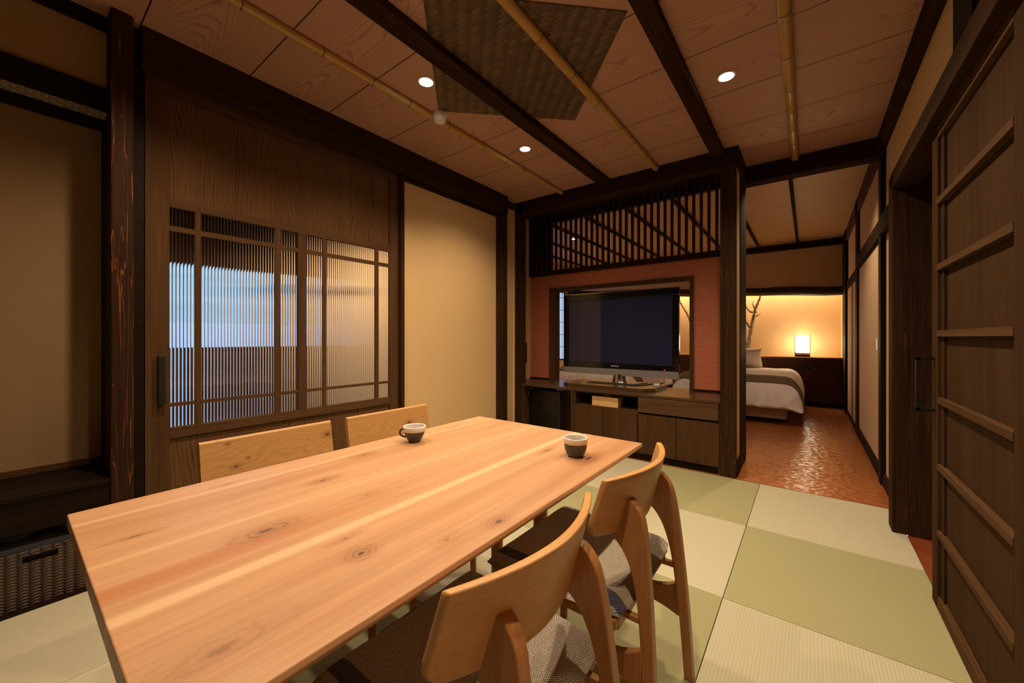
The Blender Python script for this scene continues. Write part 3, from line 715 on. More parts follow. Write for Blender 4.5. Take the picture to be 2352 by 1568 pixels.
me.transform(Matrix.Translation((-1.595-TVL[0], yf+.002-TVL[1], .797-TVL[2])) @ Matrix.Rotation(PI/2, 4, 'X'))
me.materials.clear(); me.materials.append(M['white'])
to = bpy.data.objects.new('maker_name', me); COL.objects.link(to); to.parent = tv_bezel
bm = bmesh.new()
box(bm, -1.205, -1.150, 3.88, 3.92, .6245, .655, bev=.004)
pl = obj('cable_adapter', bm, 'white_plastic', loc=(-1.18, 3.9, .6245)); tag(pl, 'small pale plastic adapter behind the right end of the television stand', 'adapter')
bm = bmesh.new(); tube(bm, [(-1.155, 3.90, .642), (-1.12, 3.93, .66), (-1.13, 3.95, .70), (-1.22, 3.955, .735), (-1.30, 3.955, .72), (-1.38, 3.945, .75)], .004, 8)
tag(obj('television_cable', bm, 'black', smooth='all', loc=(-1.18, 3.93, .64)), 'black cable hanging behind the television', 'cable')
# wall switches
t = thing('wall_switch', (-2.747, 3.845, .91), 'dark brown switch plate on the narrow plaster return above the counter', 'switch')
sw = obj('plate', BX(-2.746, -2.736, 3.80, 3.885, .79, 1.04, bev=.002), 'switch', t)
for q in range(3): obj('rocker', BX(-2.7365, -2.732, 3.82, 3.865, .80+.08*q, .87+.08*q), 'switch', sw)

# ================================================================== GLAZED SLIDING DOOR (left)
d1 = thing('door_1', (-2.62, 1.185, 0), 'large walnut-coloured sliding door with two reeded glass panes', 'door'); d1['kind'] = 'structure'
X0, X1 = -2.648, -2.620
def fr_(x0=X0, x1=X1): return x0, x1
hs = obj('stile', BX(X0, X1, .444, .517, 0, 2.425, bev=.002), 'brown', d1)
obj('stile', BX(X0, X1, 1.842, 1.927, 0, 2.425, bev=.002), 'brown', d1)
obj('centre_stile', BX(X0, X1, 1.152, 1.204, .632, 1.776, bev=.002), 'brown', d1)
obj('top_rail', BX(X0, X1, .517, 1.842, 2.351, 2.425), 'brown_y', d1)
obj('middle_rail', BX(X0, X1, .517, 1.842, 1.776, 1.818, bev=.002), 'brown_y', d1)
obj('sill_rail', BX(X0, X1, .517, 1.842, .577, .632, bev=.002), 'brown_y', d1)
obj('upper_panel', BX(X0+.006, X1-.012, .517, 1.842, 1.818, 2.351), 'brown_panel', d1)
obj('lower_panel', BX(X0+.006, X1-.012, .517, 1.842, .10, .577), 'brown_panel', d1)
obj('bottom_rail', BX(X0, X1, .517, 1.842, .008, .10), 'brown_y', d1)
for ya, yb, vs in ((.517, 1.152, ((.623, .646), (1.015, 1.048))), (1.204, 1.842, ((1.313, 1.337), (1.714, 1.744)))):
    for a, b in vs: obj('muntin', BX(X1-.015, X1-.001, a, b, .632, 1.776), 'brown', d1)
    for za, zb in ((1.653, 1.680), (.742, .760)): obj('muntin', BX(X1-.015, X1-.003, ya, yb, za, zb), 'brown_y', d1)
    # reeded pane: flat back, cylindrical reeds on the front
    bm = bmesh.new(); pitch = .0152; nr = int(round((yb-ya)/pitch)); pitch = (yb-ya)/nr; per = 10
    xb = X0+.004; front = []; back = []
    for i in range(nr*per+1):
        y = ya+(yb-ya)*i/(nr*per); f = (i % per)/per
        x = X1-.0225+(.0046)*math.sqrt(max(0.0, 1-(2*f-1)**2)*.985) if i % per else X1-.0225
        front.append((bm.verts.new((x, y, .632)), bm.verts.new((x, y, 1.776))))
    b0 = bm.verts.new((xb, ya, .632)); b1 = bm.verts.new((xb, ya, 1.776)); b2 = bm.verts.new((xb, yb, .632)); b3 = bm.verts.new((xb, yb, 1.776))
    for p, q in zip(front, front[1:]): bm.faces.new((p[0], q[0], q[1], p[1]))
    bm.faces.new((b0, b1, b3, b2))
    bm.faces.new((b0, front[0][0], front[0][1], b1)); bm.faces.new((b2, b3, front[-1][1], front[-1][0]))
    bm.faces.new([b2]+[p[0] for p in reversed(front)]+[b0]); bm.faces.new([b1]+[p[1] for p in front]+[b3])
    bmesh.ops.recalc_face_normals(bm, faces=bm.faces[:])
    obj('glass_pane', bm, 'glass', d1, smooth=True, label='reeded glass pane')
obj('handle', BX(-2.621, -2.590, .468, .496, .763, 1.007, bev=.002), 'black', hs, label='black pull handle')
# entrance hooks
for k, (x, lb) in enumerate([(-3.80, 'left dark coat hook strip on the entrance wall behind the glass'), (-3.45, 'right dark coat hook strip on the entrance wall behind the glass')]):
    t = thing('coat_hook', (x, 2.09, 1.55), lb, 'coat hook')
    obj('plate', BX(x-.15, x+.15, 2.070, 2.099, 1.53+.01*k, 1.575+.01*k), 'black', t)
    for q in range(3): obj('hook', BX(x-.11+q*.1, x-.10+q*.1, 2.03, 2.08, 1.53, 1.545), 'black', t)
# garden outside
bm = bmesh.new(); bmesh.ops.create_grid(bm, x_segments=60, y_segments=26, size=1)
for v_ in bm.verts:
    y = 1.2+v_.co.x*5; z = 1.85+v_.co.y*.55; nz = noise.noise(Vector((y*3, z*3, 0)))*.12+noise.noise(Vector((y*11, z*11, 3)))*.05
    v_.co = Vector((-7.6+nz, y, z+nz*.5))
ex = bmesh.ops.extrude_face_region(bm, geom=bm.faces[:])
for e in ex['geom']:
    if isinstance(e, bmesh.types.BMVert): e.co.x -= .7
tag(obj('garden_hedge', bm, 'hedge', loc=(-7.6, 1.2, 1.3)), 'pale green hedge outside the entrance window', 'hedge')
tag(obj('garden_wall', BX(-7.5, -7.2, -5, 7, -.25, 1.32), 'garden', loc=(-7.35, 1, -.25)), 'pale blue-grey garden wall outside the entrance window', 'garden wall')

# ================================================================== BATTENED SLIDING DOOR (right)
d2 = thing('door_2', (.43, 1.9, 0), 'dark wooden sliding door with horizontal battens at the right edge', 'door'); d2['kind'] = 'structure'
YA, YZ = 1.36, 2.37
hs2 = obj('stile', BX(.415, .445, 2.285, YZ, .004, 1.944, bev=.002), 'batten_door', d2)
obj('stile', BX(.415, .445, YA, 1.555, .004, 1.944, bev=.002), 'batten_door', d2)
obj('top_rail', BX(.415, .445, 1.555, 2.285, 1.905, 1.944), 'batten_y', d2)
obj('bottom_rail', BX(.415, .445, 1.555, 2.285, .004, .057, bev=.002), 'batten_y', d2)
obj('panel', BX(.432, .442, 1.555, 2.285, .057, 1.905), 'batten_door', d2)
obj('inner_fillet', BX(.424, .436, 2.235, 2.285, .057, 1.905), 'dark', d2)
for zc in (1.649, 1.3825, 1.116, .8475, .579, .311):
    obj('batten', BX(.413, .434, 1.555, 2.29, zc-.0125, zc+.0125, bev=.001), 'batten_y', d2)
bm = bmesh.new()
box(bm, .360, .372, 2.322, 2.338, .794, 1.018); box(bm, .360, .416, 2.322, 2.338, 1.006, 1.018); box(bm, .360, .416, 2.322, 2.338, .794, .806)
obj('handle', bm, 'black', hs2, label='black square pull handle')
# sliding paper screens in the bedroom right wall
for k, (a, b, za, zb, lb) in enumerate([(4.12, 5.76, .09, 1.87, 'first tall cream sliding screen in the bedroom right wall'), (6.0, 6.55, .05, 1.80, 'second cream sliding screen, beyond the slim post'), (6.58, 7.33, .05, 1.80, 'farthest cream sliding screen next to the bed niche')]):
    d = thing('door_%d' % (3+k), (.452, (a+b)/2, za), lb, 'door'); d['kind'] = 'structure'
    obj('paper_panel', BX(.450, .4595, a+.02, b-.02, za+.02, zb-.02), 'fusuma', d)
    obj('frame', BXS([(.446, .459, a, a+.02, za, zb), (.446, .459, b-.02, b, za, zb), (.446, .459, a, b, za, za+.02), (.446, .459, a, b, zb-.02, zb)]), 'dark', d)
t = thing('light_switch', (.455, 4.13, 1.05), 'small white light switch on the edge of the first sliding screen', 'switch')
obj('plate', BX(.426, .4455, 4.10, 4.17, 1.00, 1.09, bev=.002), 'white_plastic', t)
# ================================================================== TATAMI
XS = [.44, -.287, -1.09, -1.89, -2.49]
YS = [3.451, 2.635, 1.844, 1.05, .255, -.54, -1.34, -1.845]
RW = ['first', 'second', 'third', 'fourth', 'fifth', 'sixth', 'seventh']
CW = ['against the right wall', 'second from the right wall', 'third from the right wall', 'along the left edge']
for r in range(7):
    for c in range(4):
        light = (r+c) % 2 == 0  # alternating weave sheen painted as two mat colours
        if c == 3 and r >= 3: light = not light if r == 4 else light  # painted sheen swapped on one mat at the left edge
        x0, x1, y0, y1 = XS[c+1], XS[c], YS[r+1], YS[r]
        o = obj('tatami_mat', BX(x0+.0012, x1-.0012, y0+.0012, y1-.0012, -.034, 0, bev=.002), 'tatami_pale_sheen' if light else 'tatami_green_sheen', loc=((x0+x1)/2, (y0+y1)/2, -.034))
        tag(o, '%s tatami mat with painted-in weave sheen, %s row from the passage, %s' % ('pale ribbed' if light else 'smooth green', RW[r], CW[c]), 'tatami mat', 'square tatami mats')

# ================================================================== DINING TABLE
tt = thing('dining_table', tuple(TB), 'long pale oak dining table with knotty planked top', 'table')
bm = bmesh.new()
bx0, bx1, by0, by1 = -1.333, -.500, .085, 1.468
prism(bm, [(bx0, .700), (bx0+.004, .672), (bx1-.026, .662), (bx1+.003, .690), (bx1, .700)], by0, by1, 'xz')
top = obj('tabletop', bm, 'table', tt)
bv = top.modifiers.new('edge', 'BEVEL'); bv.width = .0025; bv.segments = 3; bv.limit_method = 'ANGLE'; bv.angle_limit = math.radians(25)
for x in (-1.10, -.87):
    for y in (.20, 1.33):
        bm = bmesh.new(); tube(bm, [(x, y, .66), (x, y, .0006)], [.034, .024], 20); obj('leg', bm, 'oak_leg', tt, smooth=True)
for yy_ in (.20, 1.33): obj('apron', BX(-1.22, -.62, yy_-.01, yy_+.01, .60, .66), 'oak_leg', tt)

# ================================================================== CURVED-BACK CHAIRS (built facing -x, origin under the seat)
def curved_chair(cx, cy, label):
    t = thing('dining_chair', (cx, cy, 0), label, 'chair', 'curved-back chairs on the near side of the table')
    # backrest: bent slab
    bm = bmesh.new(); NU, NV = 28, 10; g = {}
    th = .021
    for side in (0, 1):
        for i in range(NU+1):
            for j in range(NV+1):
                u = i/NU*2-1; w = j/NV
                # outline: straight top, bowed bottom with rounded corners
                ztop = .740-.002*u*u; zb = .566+.018*abs(u)**2+.014*(max(0, abs(u)-.93)/.07)**2
                z = zb+(ztop-zb)*w
                half = .240-.013*((z-.566)/.174)-.006*(max(0, .12-w)/.12)**2
                y = u*half
                x = .222-.0615*(abs(y)/.232)**1.9-.042*(.740-z)/.162
                if side: x += th*(1-.12*abs(u))
                g[side, i, j] = bm.verts.new((cx+x, cy+y, z))
    for side in (0, 1):
        for i in range(NU):
            for j in range(NV):
                f = [g[side, i, j], g[side, i+1, j], g[side, i+1, j+1], g[side, i, j+1]]
                bm.faces.new(f if side else f[::-1])
    for i in range(NU):
        bm.faces.new((g[0, i, 0], g[0, i+1, 0], g[1, i+1, 0], g[1, i, 0])); bm.faces.new((g[0, i, NV], g[1, i, NV], g[1, i+1, NV], g[0, i+1, NV]))
    for j in range(NV):
        bm.faces.new((g[0, 0, j], g[1, 0, j], g[1, 0, j+1], g[0, 0, j+1])); bm.faces.new((g[0, NU, j], g[0, NU, j+1], g[1, NU, j+1], g[1, NU, j]))
    bmesh.ops.recalc_face_normals(bm, faces=bm.faces[:])
    o = obj('backrest', bm, 'oak', t, smooth='all')
    bv = o.modifiers.new('edge', 'BEVEL'); bv.width = .005; bv.segments = 3; bv.limit_method = 'ANGLE'; bv.angle_limit = math.radians(50)
    # rear legs: boomerang-shaped plates hooked on the back of the slab
    def curve(pts, n=8):
        out = []
        P = [Vector(p) for p in pts]
        P = [P[0]*2-P[1]]+P+[P[-1]*2-P[-2]]
        for i in range(1, len(P)-2):
            for k in range(n):
                s = k/n; a, b, c, d = P[i-1:i+3]
                out.append(.5*((2*b)+(c-a)*s+(2*a-5*b+4*c-d)*s*s+(3*b-a-3*c+d)*s**3))
        out.append(P[-2]); return [tuple(q) for q in out]
    outer = curve([(.188, .672), (.214, .664), (.238, .632), (.252, .572), (.263, .48), (.274, .35), (.284, .20), (.292, .0)])
    inner = curve([(.264, .0), (.254, .20), (.241, .35), (.228, .44), (.210, .50), (.188, .538), (.164, .560)])
    for s in (-1, 1):
        bm = bmesh.new(); prism(bm, outer+inner, cy+s*.127-.0145, cy+s*.127+.0145, 'xz')
        bmesh.ops.translate(bm, verts=bm.verts[:], vec=(cx, 0, 0))
        # splay slightly
        for v in bm.verts: v.co.y += s*.065*(1-v.co.z/.7); v.co.z += .0006
        o = obj('leg', bm, 'oak_leg', t, smooth=True)
        bv = o.modifiers.new('edge', 'BEVEL'); bv.width = .0045; bv.segments = 3; bv.limit_method = 'ANGLE'; bv.angle_limit = math.radians(40)
        bm = bmesh.new(); tube(bm, [(cx-.17, cy+s*.18, .37), (cx-.185, cy+s*.19, .0006)], [.021, .014], 16); obj('leg', bm, 'oak_leg', t, smooth=True)
        bm = bmesh.new()
        top = curve([(-.17, .300), (-.12, .283), (0, .270), (.16, .280), (.222, .298), (.248, .315)], 5); bot = curve([(.252, .205), (.20, .222), (.10, .236), (-.05, .240), (-.17, .225)], 5)
        prism(bm, top+bot, cy+s*.172-.011, cy+s*.172+.011, 'xz'); bmesh.ops.translate(bm, verts=bm.verts[:], vec=(cx, 0, 0))
        o = obj('side_stretcher', bm, 'oak_leg', t, smooth=True)
        bv = o.modifiers.new('edge', 'BEVEL'); bv.width = .003; bv.segments = 2; bv.limit_method = 'ANGLE'; bv.angle_limit = math.radians(40)
    # seat frame and upholstered seat
    obj('seat_frame', BXS([(cx-.20, cx+.200, cy-.226, cy-.204, .366, .392), (cx-.20, cx+.200, cy+.204, cy+.226, .366, .392), (cx-.20, cx-.175, cy-.204, cy+.204, .360, .392), (cx+.176, cx+.200, cy-.204, cy+.204, .355, .392), (cx+.20, cx+.246, cy-.164, cy-.146, .364, .380), (cx+.20, cx+.246, cy+.146, cy+.164, .364, .380)], bev=.003), 'oak_leg', t)
    bm = bmesh.new(); NX, NY = 28, 28; g = {}
    def rr(a, b):   # rounded trapezoid plan
        hx = .222; r = .07
        hy = .250+.006*a
        return hx, hy
    for lay in (0, 1):
        for i in range(NX+1):
            for j in range(NY+1):
                a = i/NX*2-1; b = j/NY*2-1
                # square-to-rounded-square
                k = .42
                ax = a*math.sqrt(1-k*.5*b*b*b*b*.5); bx_ = b*math.sqrt(1-k*.5*a*a*a*a*.5)
                x = -.005+ax*.222; y = bx_*(.240-.010*a)
                e = max(abs(a), abs(b)); edge = max(0, (e-.72)/.28)
                z = (.436-.036*edge**2.6-.006*(1-a*a)*(1-b*b)*1.0-.010*math.exp(-(b*2)**2)) if lay else .388+.012*edge**3
                g[lay, i, j] = bm.verts.new((cx+x, cy+y, z))
    for i in range(NX):
        for j in range(NY):
            bm.faces.new((g[1, i, j], g[1, i+1, j], g[1, i+1, j+1], g[1, i, j+1])); bm.faces.new((g[0, i, j], g[0, i, j+1], g[0, i+1, j+1], g[0, i+1, j]))
    for i in range(NX):
        bm.faces.new((g[0, i, 0], g[0, i+1, 0], g[1, i+1, 0], g[1, i, 0])); bm.faces.new((g[0, i, NY], g[1, i, NY], g[1, i+1, NY], g[0, i+1, NY]))
    for j in range(NY):
        bm.faces.new((g[0, 0, j], g[1, 0, j], g[1, 0, j+1], g[0, 0, j+1])); bm.faces.new((g[0, NX, j], g[0, NX, j+1], g[1, NX, j+1], g[1, NX, j]))
    bmesh.ops.recalc_face_normals(bm, faces=bm.faces[:])
    obj('seat', bm, 'fabric', t, smooth='all')
    return t
ch = curved_chair(-.582, 1.151, 'curved-back oak chair at the far right corner of the table, in front of the cabinet')
dup(ch, (-.582, .607, 0), 'curved-back oak chair nearest the viewer at the right side of the table')

# flat-plank chairs on the far side (facing +x)
def plank_chair(cy, mat, label):
    cx = -1.43
    t = thing('plank_chair', (cx, cy, 0), label, 'chair', 'plank-back chairs along the glazed door')
    bm = bmesh.new()
    # leaning plank with eased edges
    prism(bm, [(-1.640, .735), (-1.643, .740), (-1.656, .740), (-1.661, .735), (-1.618, .505), (-1.598, .505)], cy-.228, cy+.228, 'xz')
    obj('backrest', bm, mat, t)
    for s in (-1, 1):
        bm = bmesh.new()
        prism(bm, [(-1.640, .60), (-1.620, .505), (-1.600, .36), (-1.612, .0006), (-1.642, .0006), (-1.640, .36), (-1.662, .60)], cy+s*.15-.014, cy+s*.15+.014, 'xz'); obj('leg', bm, 'oak_leg', t)
        bm = bmesh.new(); tube(bm, [(-1.26, cy+s*.17, .37), (-1.245, cy+s*.175, .0006)], [.020, .014], 14); obj('leg', bm, 'oak_leg', t, smooth=True)
    obj('seat_frame', BXS([(-1.62, -1.24, cy-.18, cy-.155, .35, .39), (-1.62, -1.24, cy+.155, cy+.18, .35, .39), (-1.265, -1.24, cy-.155, cy+.155, .35, .39), (-1.62, -1.595, cy-.155, cy+.155, .35, .39)]), 'oak_leg', t)
    obj('seat', BX(-1.625, -1.215, cy-.235, cy+.235, .39, .435, bev=.016, seg=4), 'fabric', t, smooth=True)
    return t
plank_chair(.628, 'plank_a', 'knotty plank-back oak chair on the left, behind the middle of the table')
plank_chair(1.158, 'plank_b', 'plank-back oak chair behind the cup with a handle')

# ================================================================== CUPS
def cup(cx, cy, handle, label, H=.063, R=.0400, fb=0.0):
    z = .7002
    t = thing('coffee_cup', (cx, cy, z), label, 'cup', 'stoneware cups of black coffee')
    bm = bmesh.new()
    lathe(bm, [(0, z+.0015), (.018+fb, z+.0015), (.0195+fb, z), (.0215+fb, z+.0005), (.0218+fb, z+.004), (.0245+fb, z+.007), (.031+fb*.7, z+.018), (.0362+fb*.3, z+.030), (R-.0012, z+H-.019), (R-.0042, z+H-.019)], cx, cy)
    obj('body', bm, 'stoneware', t, smooth=True)
    bm = bmesh.new()
    lathe(bm, [(R-.0010, z+H-.0195), (R+.0002, z+H-.018), (R+.0014, z+H-.003), (R+.0006, z+H), (R-.0018, z+H), (R-.0030, z+H-.003), (R-.0045, z+H-.020), (.030, z+.018), (.018, z+.007), (0, z+.006)], cx, cy)
    obj('glazed_rim', bm, 'glaze', t, smooth='all', label='white glazed rim and inside')
    bm = bmesh.new(); lathe(bm, [(0, z+H-.0165), (R-.0043, z+H-.0165)], cx, cy); obj('coffee', bm, 'coffee', t, label='black coffee')
    if handle:
        dx, dy = handle; pts = []
        for k in range(15):
            a = -PI/2+PI*k/14
            r = R-.0035+.022*math.cos(a); zz = z+.033+.0155*math.sin(a)
            if k < 4: r -= .006*(4-k)/4
            pts.append((cx+dx*r, cy+dy*r, zz))
        bm = bmesh.new(); tube(bm, pts, .0042, 10); obj('handle', bm, 'stoneware', t, smooth='all')
    return t
cup(-.624, 1.170, (-.47, .88), 'dark stoneware cup of coffee with white rim near the right corner of the table', .0645, .0395, .0040)
cup(-1.203, .957, (-.86, -.50), 'stoneware coffee cup showing its handle near the plank chairs', .061, .0415)

# ================================================================== ALCOVE BENCH, BASKET
bn = thing('alcove_bench', (-2.69, -.7, 0), 'dark brown bench board across the left wall alcove', 'bench')
obj('seat_board', BX(-2.879, -2.50, YB+.001, .289, .445, .465, bev=.002), 'black_wood', bn)
obj('front_board', BX(-2.525, -2.508, YB, .29, .311, .445), 'black_wood', bn)
obj('end_board', BX(-2.86, -2.53, .262, .288, .003, .445), 'black_wood', bn)
bk = thing('wicker_basket', (-2.69, 0, .002), 'dark brown wicker basket with a slot handle under the alcove bench', 'basket')
ya, yb, zt = -.32, .258, .225
obj('front_weave', BXS([(-2.545, -2.530, ya, .043, .003, .218), (-2.545, -2.530, .138, yb, .003, .218), (-2.545, -2.530, .043, .138, .003, .180), (-2.545, -2.530, .043, .138, .207, .218)]), 'wicker', bk)
obj('side_weave', BXS([(-2.83, -2.545, ya, ya+.015, .003, .218), (-2.83, -2.545, yb-.015, yb, .003, .218), (-2.845, -2.83, ya, yb, .003, .218), (-2.83, -2.545, ya, yb, .003, .012)]), 'wicker', bk)
bm = bmesh.new()
for q in range(2): tube(bm, [(-2.536+.0*q, ya, .216+.008*q), (-2.536, yb, .216+.008*q)], .0055, 8)
tube(bm, [(-2.838, ya, .22), (-2.838, yb, .22)], .006, 8); tube(bm, [(-2.838, yb-.006, .22), (-2.538, yb-.006, .22)], .006, 8); tube(bm, [(-2.838, ya+.006, .22), (-2.538, ya+.006, .22)], .006, 8)
obj('rim', bm, 'wicker', bk, smooth='all')
def puffy(x0, x1, y0, y1, z0, z1, e=.35, wr=.006, sc=6, n=24, seed=0, flat=1.0):
    bm = bmesh.new(); bmesh.ops.create_cube(bm, size=2); bmesh.ops.subdivide_edges(bm, edges=bm.edges[:], cuts=n, use_grid_fill=True)
    c = Vector(((x0+x1)/2, (y0+y1)/2, (z0+z1)/2)); h = Vector(((x1-x0)/2, (y1-y0)/2, (z1-z0)/2))
    p = 2/e
    for v in bm.verts:
        q = v.co.copy(); l = (abs(q.x)**p+abs(q.y)**p+abs(q.z)**p)**(1/p); q /= l
        w = Vector((c.x+q.x*h.x, c.y+q.y*h.y, c.z+q.z*h.z))
        nn = noise.noise(Vector((w.x*sc, w.y*sc, w.z*sc*.6+seed)))+.5*noise.noise(Vector((w.x*sc*2.7, w.y*sc*2.7, seed+w.z*sc)))
        v.co = w+q.normalized()*nn*wr
    return bm
tag(obj('folded_robe', puffy(-2.810, -2.565, -.28, .226, .016, .262, .3, .008, 9, 14, 1), 'robe', smooth='all', loc=(-2.69, 0, .014)), 'folded slate-blue cloth lying in the wicker basket', 'cloth')
tag(obj('rolled_sash', puffy(-2.66, -2.575, -.03, .085, .262, .300, .9, .002, 9, 10, 4), 'robe_dark', smooth='all', loc=(-2.62, .03, .245)), 'left of the two rolled black cloths lying in the wicker basket', 'cloth')
tag(obj('rolled_sash', puffy(-2.66, -2.575, .135, .225, .262, .302, .9, .002, 9, 10, 6), 'robe_dark', smooth='all', loc=(-2.62, .19, .245)), 'right of the two rolled black cloths, next to the table corner', 'cloth')

# ================================================================== BEDROOM
def bed(x0, x1, lab, lab2, lab3, full):
    cxm = (x0+x1)/2
    t = thing('bed', (cxm, 6.95, 0), lab, 'bed', 'twin beds')
    obj('base', BX(x0, x1, 6.0, 7.88, .055, .225, bev=.02, seg=3), 'bedbase', t, smooth=True)
    obj('mattress', BX(x0, x1, 6.0, 7.87, .23, .46, bev=.04, seg=4), 'duvet', t, smooth=True)
    for a in (x0+.12, x1-.12):
        for b in (6.15, 7.7):
            bm = bmesh.new(); tube(bm, [(a, b, .058), (a, b, 0)], .022, 12); obj('leg', bm, 'black', t, smooth=True)
    # duvet hangs over foot and sides
    X0, X1, Y0, Y1 = x0-.17, x1+.165, 5.83, 7.72
    zt = .592; hx = (X1-X0)/2
    def surf(s, w, off=0.0, wr=1.0):
        fx = max(0, (abs(s)-.70)/.30); fy = max(0, (.22-w)/.22)
        px_ = math.copysign(min(abs(s), .70)/.70*hx*.74+math.sin(min(fx, 1)*PI/2)*(hx*.26+off), s)
        d = min(1, (fx**2.3+fy**2.3)**(1/2.3))
        z = zt-.375*(1-math.cos(d*PI/2))**1.1+off*(1-d)
        rr_ = .20+off
        y = Y0+.20-rr_*math.sin(min(1, fy)*PI/2)*(1-.25*fx**3)+max(0, (w-.22)/.78)*(Y1-Y0-.20)
        x = (X0+X1)/2+px_
        nn = noise.noise(Vector((x*5, y*5, 1.3)))*.010+noise.noise(Vector((x*13, y*7+z*9, 5)))*.012*min(1, d*1.4)
        cr = math.sin(x*34+noise.noise(Vector((x*4, z*5, 2)))*5)*.014*fy*(.5+.6*noise.noise(Vector((x*3, 0, 7))))*wr
        cs = math.sin(y*24+noise.noise(Vector((y*4, z*5, 4)))*4)*.009*fx*wr
        return (x+math.copysign(cs, s), y-cr+nn*.6*fy, z+nn)
    def sheet(w0, w1, NX, NY, off, wr):
        bm = bmesh.new(); g = {}
        for i in range(NX+1):
            for j in range(NY+1):
                g[i, j] = bm.verts.new(surf(i/NX*2-1, w0+(w1-w0)*j/NY, off, wr))
        for i in range(NX):
            for j in range(NY): bm.faces.new((g[i, j], g[i+1, j], g[i+1, j+1], g[i, j+1]))
        bmesh.ops.recalc_face_normals(bm, faces=bm.faces[:])
        if sum(f.normal.z for f in bm.faces) < 0: bmesh.ops.reverse_faces(bm, faces=bm.faces[:])
        return bm
    o = obj('duvet', sheet(0, 1, 100, 90, 0, 1), 'duvet', smooth='all', loc=(cxm, 6.5, .46)); tag(o, lab2, 'duvet', 'white duvets on the beds')
    m = o.modifiers.new('thick', 'SOLIDIFY'); m.thickness = .035; m.offset = -1
    o = obj('bed_runner', sheet(.125, .255, 100, 14, .007, 1), 'runner', smooth='all', loc=(cxm, 6.2, .5)); tag(o, lab3, 'bed runner', 'olive bed runners')
    m = o.modifiers.new('thick', 'SOLIDIFY'); m.thickness = .005; m.offset = 1
bed(-1.43, -.215, 'beige-based bed seen through the passage, nearer the right wall', 'white duvet on the bed nearer the right wall', 'olive-brown runner across the foot of the right-hand bed', True)
bed(-3.43, -2.22, 'bed farther left, seen behind the television', 'white duvet on the farther left bed', 'olive-brown runner across the foot of the left-hand bed', False)
def pillow(cx, cy, label):
    bm = bmesh.new(); bmesh.ops.create_cube(bm, size=2); bmesh.ops.subdivide_edges(bm, edges=bm.edges[:], cuts=20, use_grid_fill=True)
    R = Matrix.Rotation(math.radians(-52), 4, 'X')
    for v in bm.verts:
        x, y, z = v.co
        f = (1-abs(x)**2.6)**.5 if abs(x) < 1 else 0; g_ = (1-abs(y)**2.6)**.5 if abs(y) < 1 else 0
        px_ = x*.31*(1-.06*(1-abs(y))**1); py_ = y*.195*(1-.08*(1-abs(x)))
        q = Vector((px_, py_, z*(.010+.075*f*g_)))
        q.z += noise.noise(Vector((px_*9, py_*9, 1)))*.008
        q = R @ q
        v.co = q+Vector((cx, cy, .755))
    o = obj('pillow', bm, 'pillow', smooth='all', loc=(cx, cy, .5)); tag(o, label, 'pillow', 'cream pillows'); return o
pillow(-.92, 7.66, 'cream pillow leaning on the headboard wall, right-hand bed')
pillow(-2.80, 7.66, 'cream pillow leaning on the headboard wall, left-hand bed')
# bedside lamp
lp = thing('bedside_lamp', (-.075, 8.10, .784), 'lit square paper lamp with a thin dark frame on the niche ledge', 'lamp')
a = .098
obj('lamp_shade', BX(-.075-a+.006, -.075+a-.006, 8.10-a+.006, 8.10+a-.006, .855, 1.136), 'lampshade', lp)
fb = []
for sx in (-1, 1):
    for sy in (-1, 1):
        fb.append((-.075+sx*a-.004, -.075+sx*a+.004, 8.10+sy*a-.004, 8.10+sy*a+.004, .80, 1.142))
for zz in (1.136, .848):
    for s_ in (-1, 1):
        fb.append((-.075-a, -.075+a, 8.10+s_*a-.004, 8.10+s_*a+.004, zz, zz+.007)); fb.append((-.075+s_*a-.004, -.075+s_*a+.004, 8.10-a, 8.10+a, zz, zz+.007))
fb.append((-.078, -.072, 8.10-a-.003, 8.10-a+.003, .80, .85))
obj('frame', BXS(fb), 'black_wood', lp)
obj('lower_paper', BX(-.075-a+.006, -.075+a-.006, 8.10-a+.004, 8.10+a-.006, .812, .846), 'fusuma', lp)
obj('base', BX(-.075-a-.003, -.075+a+.003, 8.10-a-.003, 8.10+a+.003, .785, .808, bev=.002), 'black_wood', lp)
# branch
br = thing('decorative_branch', (-.87, 8.2, .784), 'bare weathered tree branch standing in the bed niche', 'branch')
def limb(name, pts, r0, r1, par, nn=40, sd=0):
    P = [Vector(p) for p in pts]; out = []; 
    n_ = len(P)-1
    for k in range(nn+1):
        f = k/nn*n_; i = min(int(f), n_-1); s = f-i
        p = P[i].lerp(P[i+1], s)
        p = p+Vector((noise.noise(Vector((k*.5, sd, 0))), noise.noise(Vector((k*.5, sd, 5))), 0))*.010
        out.append(p)
    rad = [(r0+(r1-r0)*k/nn)*(1+.28*noise.noise(Vector((k*.9, sd, 9)))) for k in range(nn+1)]
    bm = bmesh.new(); tube(bm, out, rad, 12); return obj(name, bm, 'bark', par, smooth='all')
limb('trunk', [(-.884, 8.2, .786), (-.865, 8.2, .95), (-.831, 8.2, 1.179), (-.80, 8.19, 1.36), (-.778, 8.18, 1.494), (-.733, 8.17, 1.66), (-.69, 8.16, 1.78), (-.655, 8.15, 1.92)], .038, .018, br, 60, 1)
limb('twig', [(-.79, 8.19, 1.55), (-.84, 8.17, 1.57), (-.895, 8.15, 1.66), (-.915, 8.15, 1.77), (-.96, 8.15, 1.83)], .016, .007, br, 30, 2)
limb('twig', [(-.785, 8.19, 1.46), (-.74, 8.15, 1.475), (-.69, 8.13, 1.50), (-.665, 8.12, 1.53)], .012, .004, br, 20, 3)
limb('twig', [(-.74, 8.15, 1.475), (-.715, 8.13, 1.53), (-.725, 8.12, 1.57)], .006, .003, br, 12, 4)
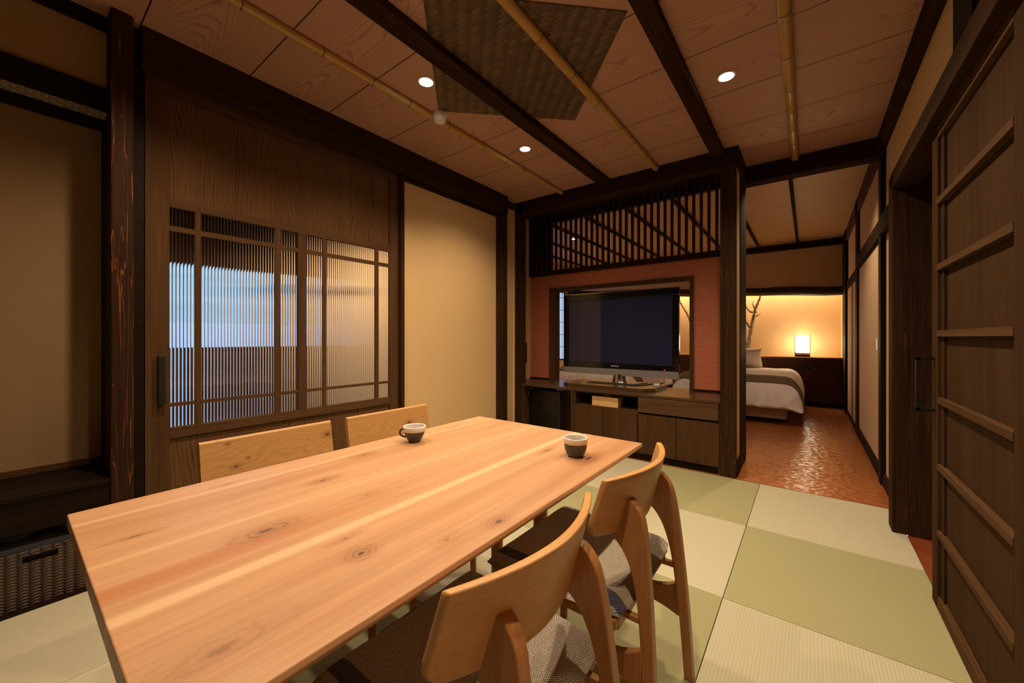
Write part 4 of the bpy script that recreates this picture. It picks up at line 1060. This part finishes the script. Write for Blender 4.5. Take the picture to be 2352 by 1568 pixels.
limb('twig', [(-.83, 8.2, 1.26), (-.88, 8.18, 1.36), (-.94, 8.16, 1.46), (-1.02, 8.15, 1.55), (-1.10, 8.14, 1.70), (-1.16, 8.14, 1.85)], .017, .006, br, 30, 5)
limb('twig', [(-.87, 8.2, .95), (-.93, 8.17, 1.05), (-.95, 8.16, 1.14)], .014, .005, br, 16, 6)
limb('twig', [(-.76, 8.18, 1.60), (-.79, 8.15, 1.70), (-.775, 8.14, 1.76)], .011, .004, br, 16, 7)
# second branch seen through the television opening
b2 = thing('decorative_branch', (-1.95, 8.2, .784), 'second bare branch in the bed niche, glimpsed right of the television', 'branch')
limb('trunk', [(-1.75, 8.2, .786), (-1.78, 8.2, 1.1), (-1.86, 8.18, 1.5), (-2.02, 8.16, 1.80), (-2.14, 8.15, 2.0)], .03, .012, b2, 40, 8)
limb('twig', [(-1.86, 8.18, 1.5), (-1.80, 8.16, 1.7), (-1.84, 8.15, 1.9)], .012, .005, b2, 20, 9)
# sockets on the headboard
for x0, x1, lb in ((-.080, .030, 'larger black socket plate on the headboard wall'), (.064, .135, 'smaller black switch plate with a pale mark on the headboard wall')):
    t = thing('socket_plate', ((x0+x1)/2, 7.899, .62), lb, 'socket')
    obj('plate', BX(x0, x1, 7.888, 7.899, .568, .682, bev=.002), 'black', t)
    if x0 > 0: obj('indicator', BX(x0+.022, x1-.022, 7.885, 7.889, .592, .600), 'white_plastic', t)
bed_dl = [(-2.95, 5.45, 'small bedroom ceiling downlight glimpsed through the lattice')]
BZ = 2.66
for x, y, lb in bed_dl: downlight(x, y, BZ, lb, 'lit bedroom downlight')

# ================================================================== LIGHTS
spot((-2.95, 5.45, BZ-.02), 60, 130, .9); spot((-.22, 4.40, BZ-.02), 75, 125, .9)
def area(loc, sx, sy, e, col, rot=(0, 0, 0)):
    l = bpy.data.lights.new('area', 'AREA'); l.shape = 'RECTANGLE'; l.size = sx; l.size_y = sy; l.energy = e; l.color = col
    o = bpy.data.objects.new('cove_light', l); COL.objects.link(o); o.location = loc; o.rotation_euler = rot
    return o
area((-1.95, 8.10, 2.085), 4.7, .06, 44, (1, .68, .40), (math.radians(20), 0, 0))
spot((-3.3, 1.40, 2.28), 140, 150, .8)
wd = bpy.data.worlds.new('sky'); S.world = wd; wd.use_nodes = True
bg = wd.node_tree.nodes['Background']; bg.inputs[0].default_value = (.50, .68, 1.0, 1); bg.inputs[1].default_value = 4.0

# ================================================================== CAMERA
F = 890.0
cam = bpy.data.cameras.new('camera'); co = bpy.data.objects.new('camera', cam); COL.objects.link(co)
cam.sensor_width = 36; cam.sensor_fit = 'HORIZONTAL'; cam.lens = F/2352*36
cam.shift_y = -9/2352; cam.clip_start = .02
co.location = (0, 0, 1.10); co.rotation_euler = (PI/2, 0, math.atan2(680, 890))
S.camera = co
S.view_settings.view_transform = 'Standard'; S.view_settings.look = 'None'; S.view_settings.gamma = 1; S.view_settings.exposure = 0.0
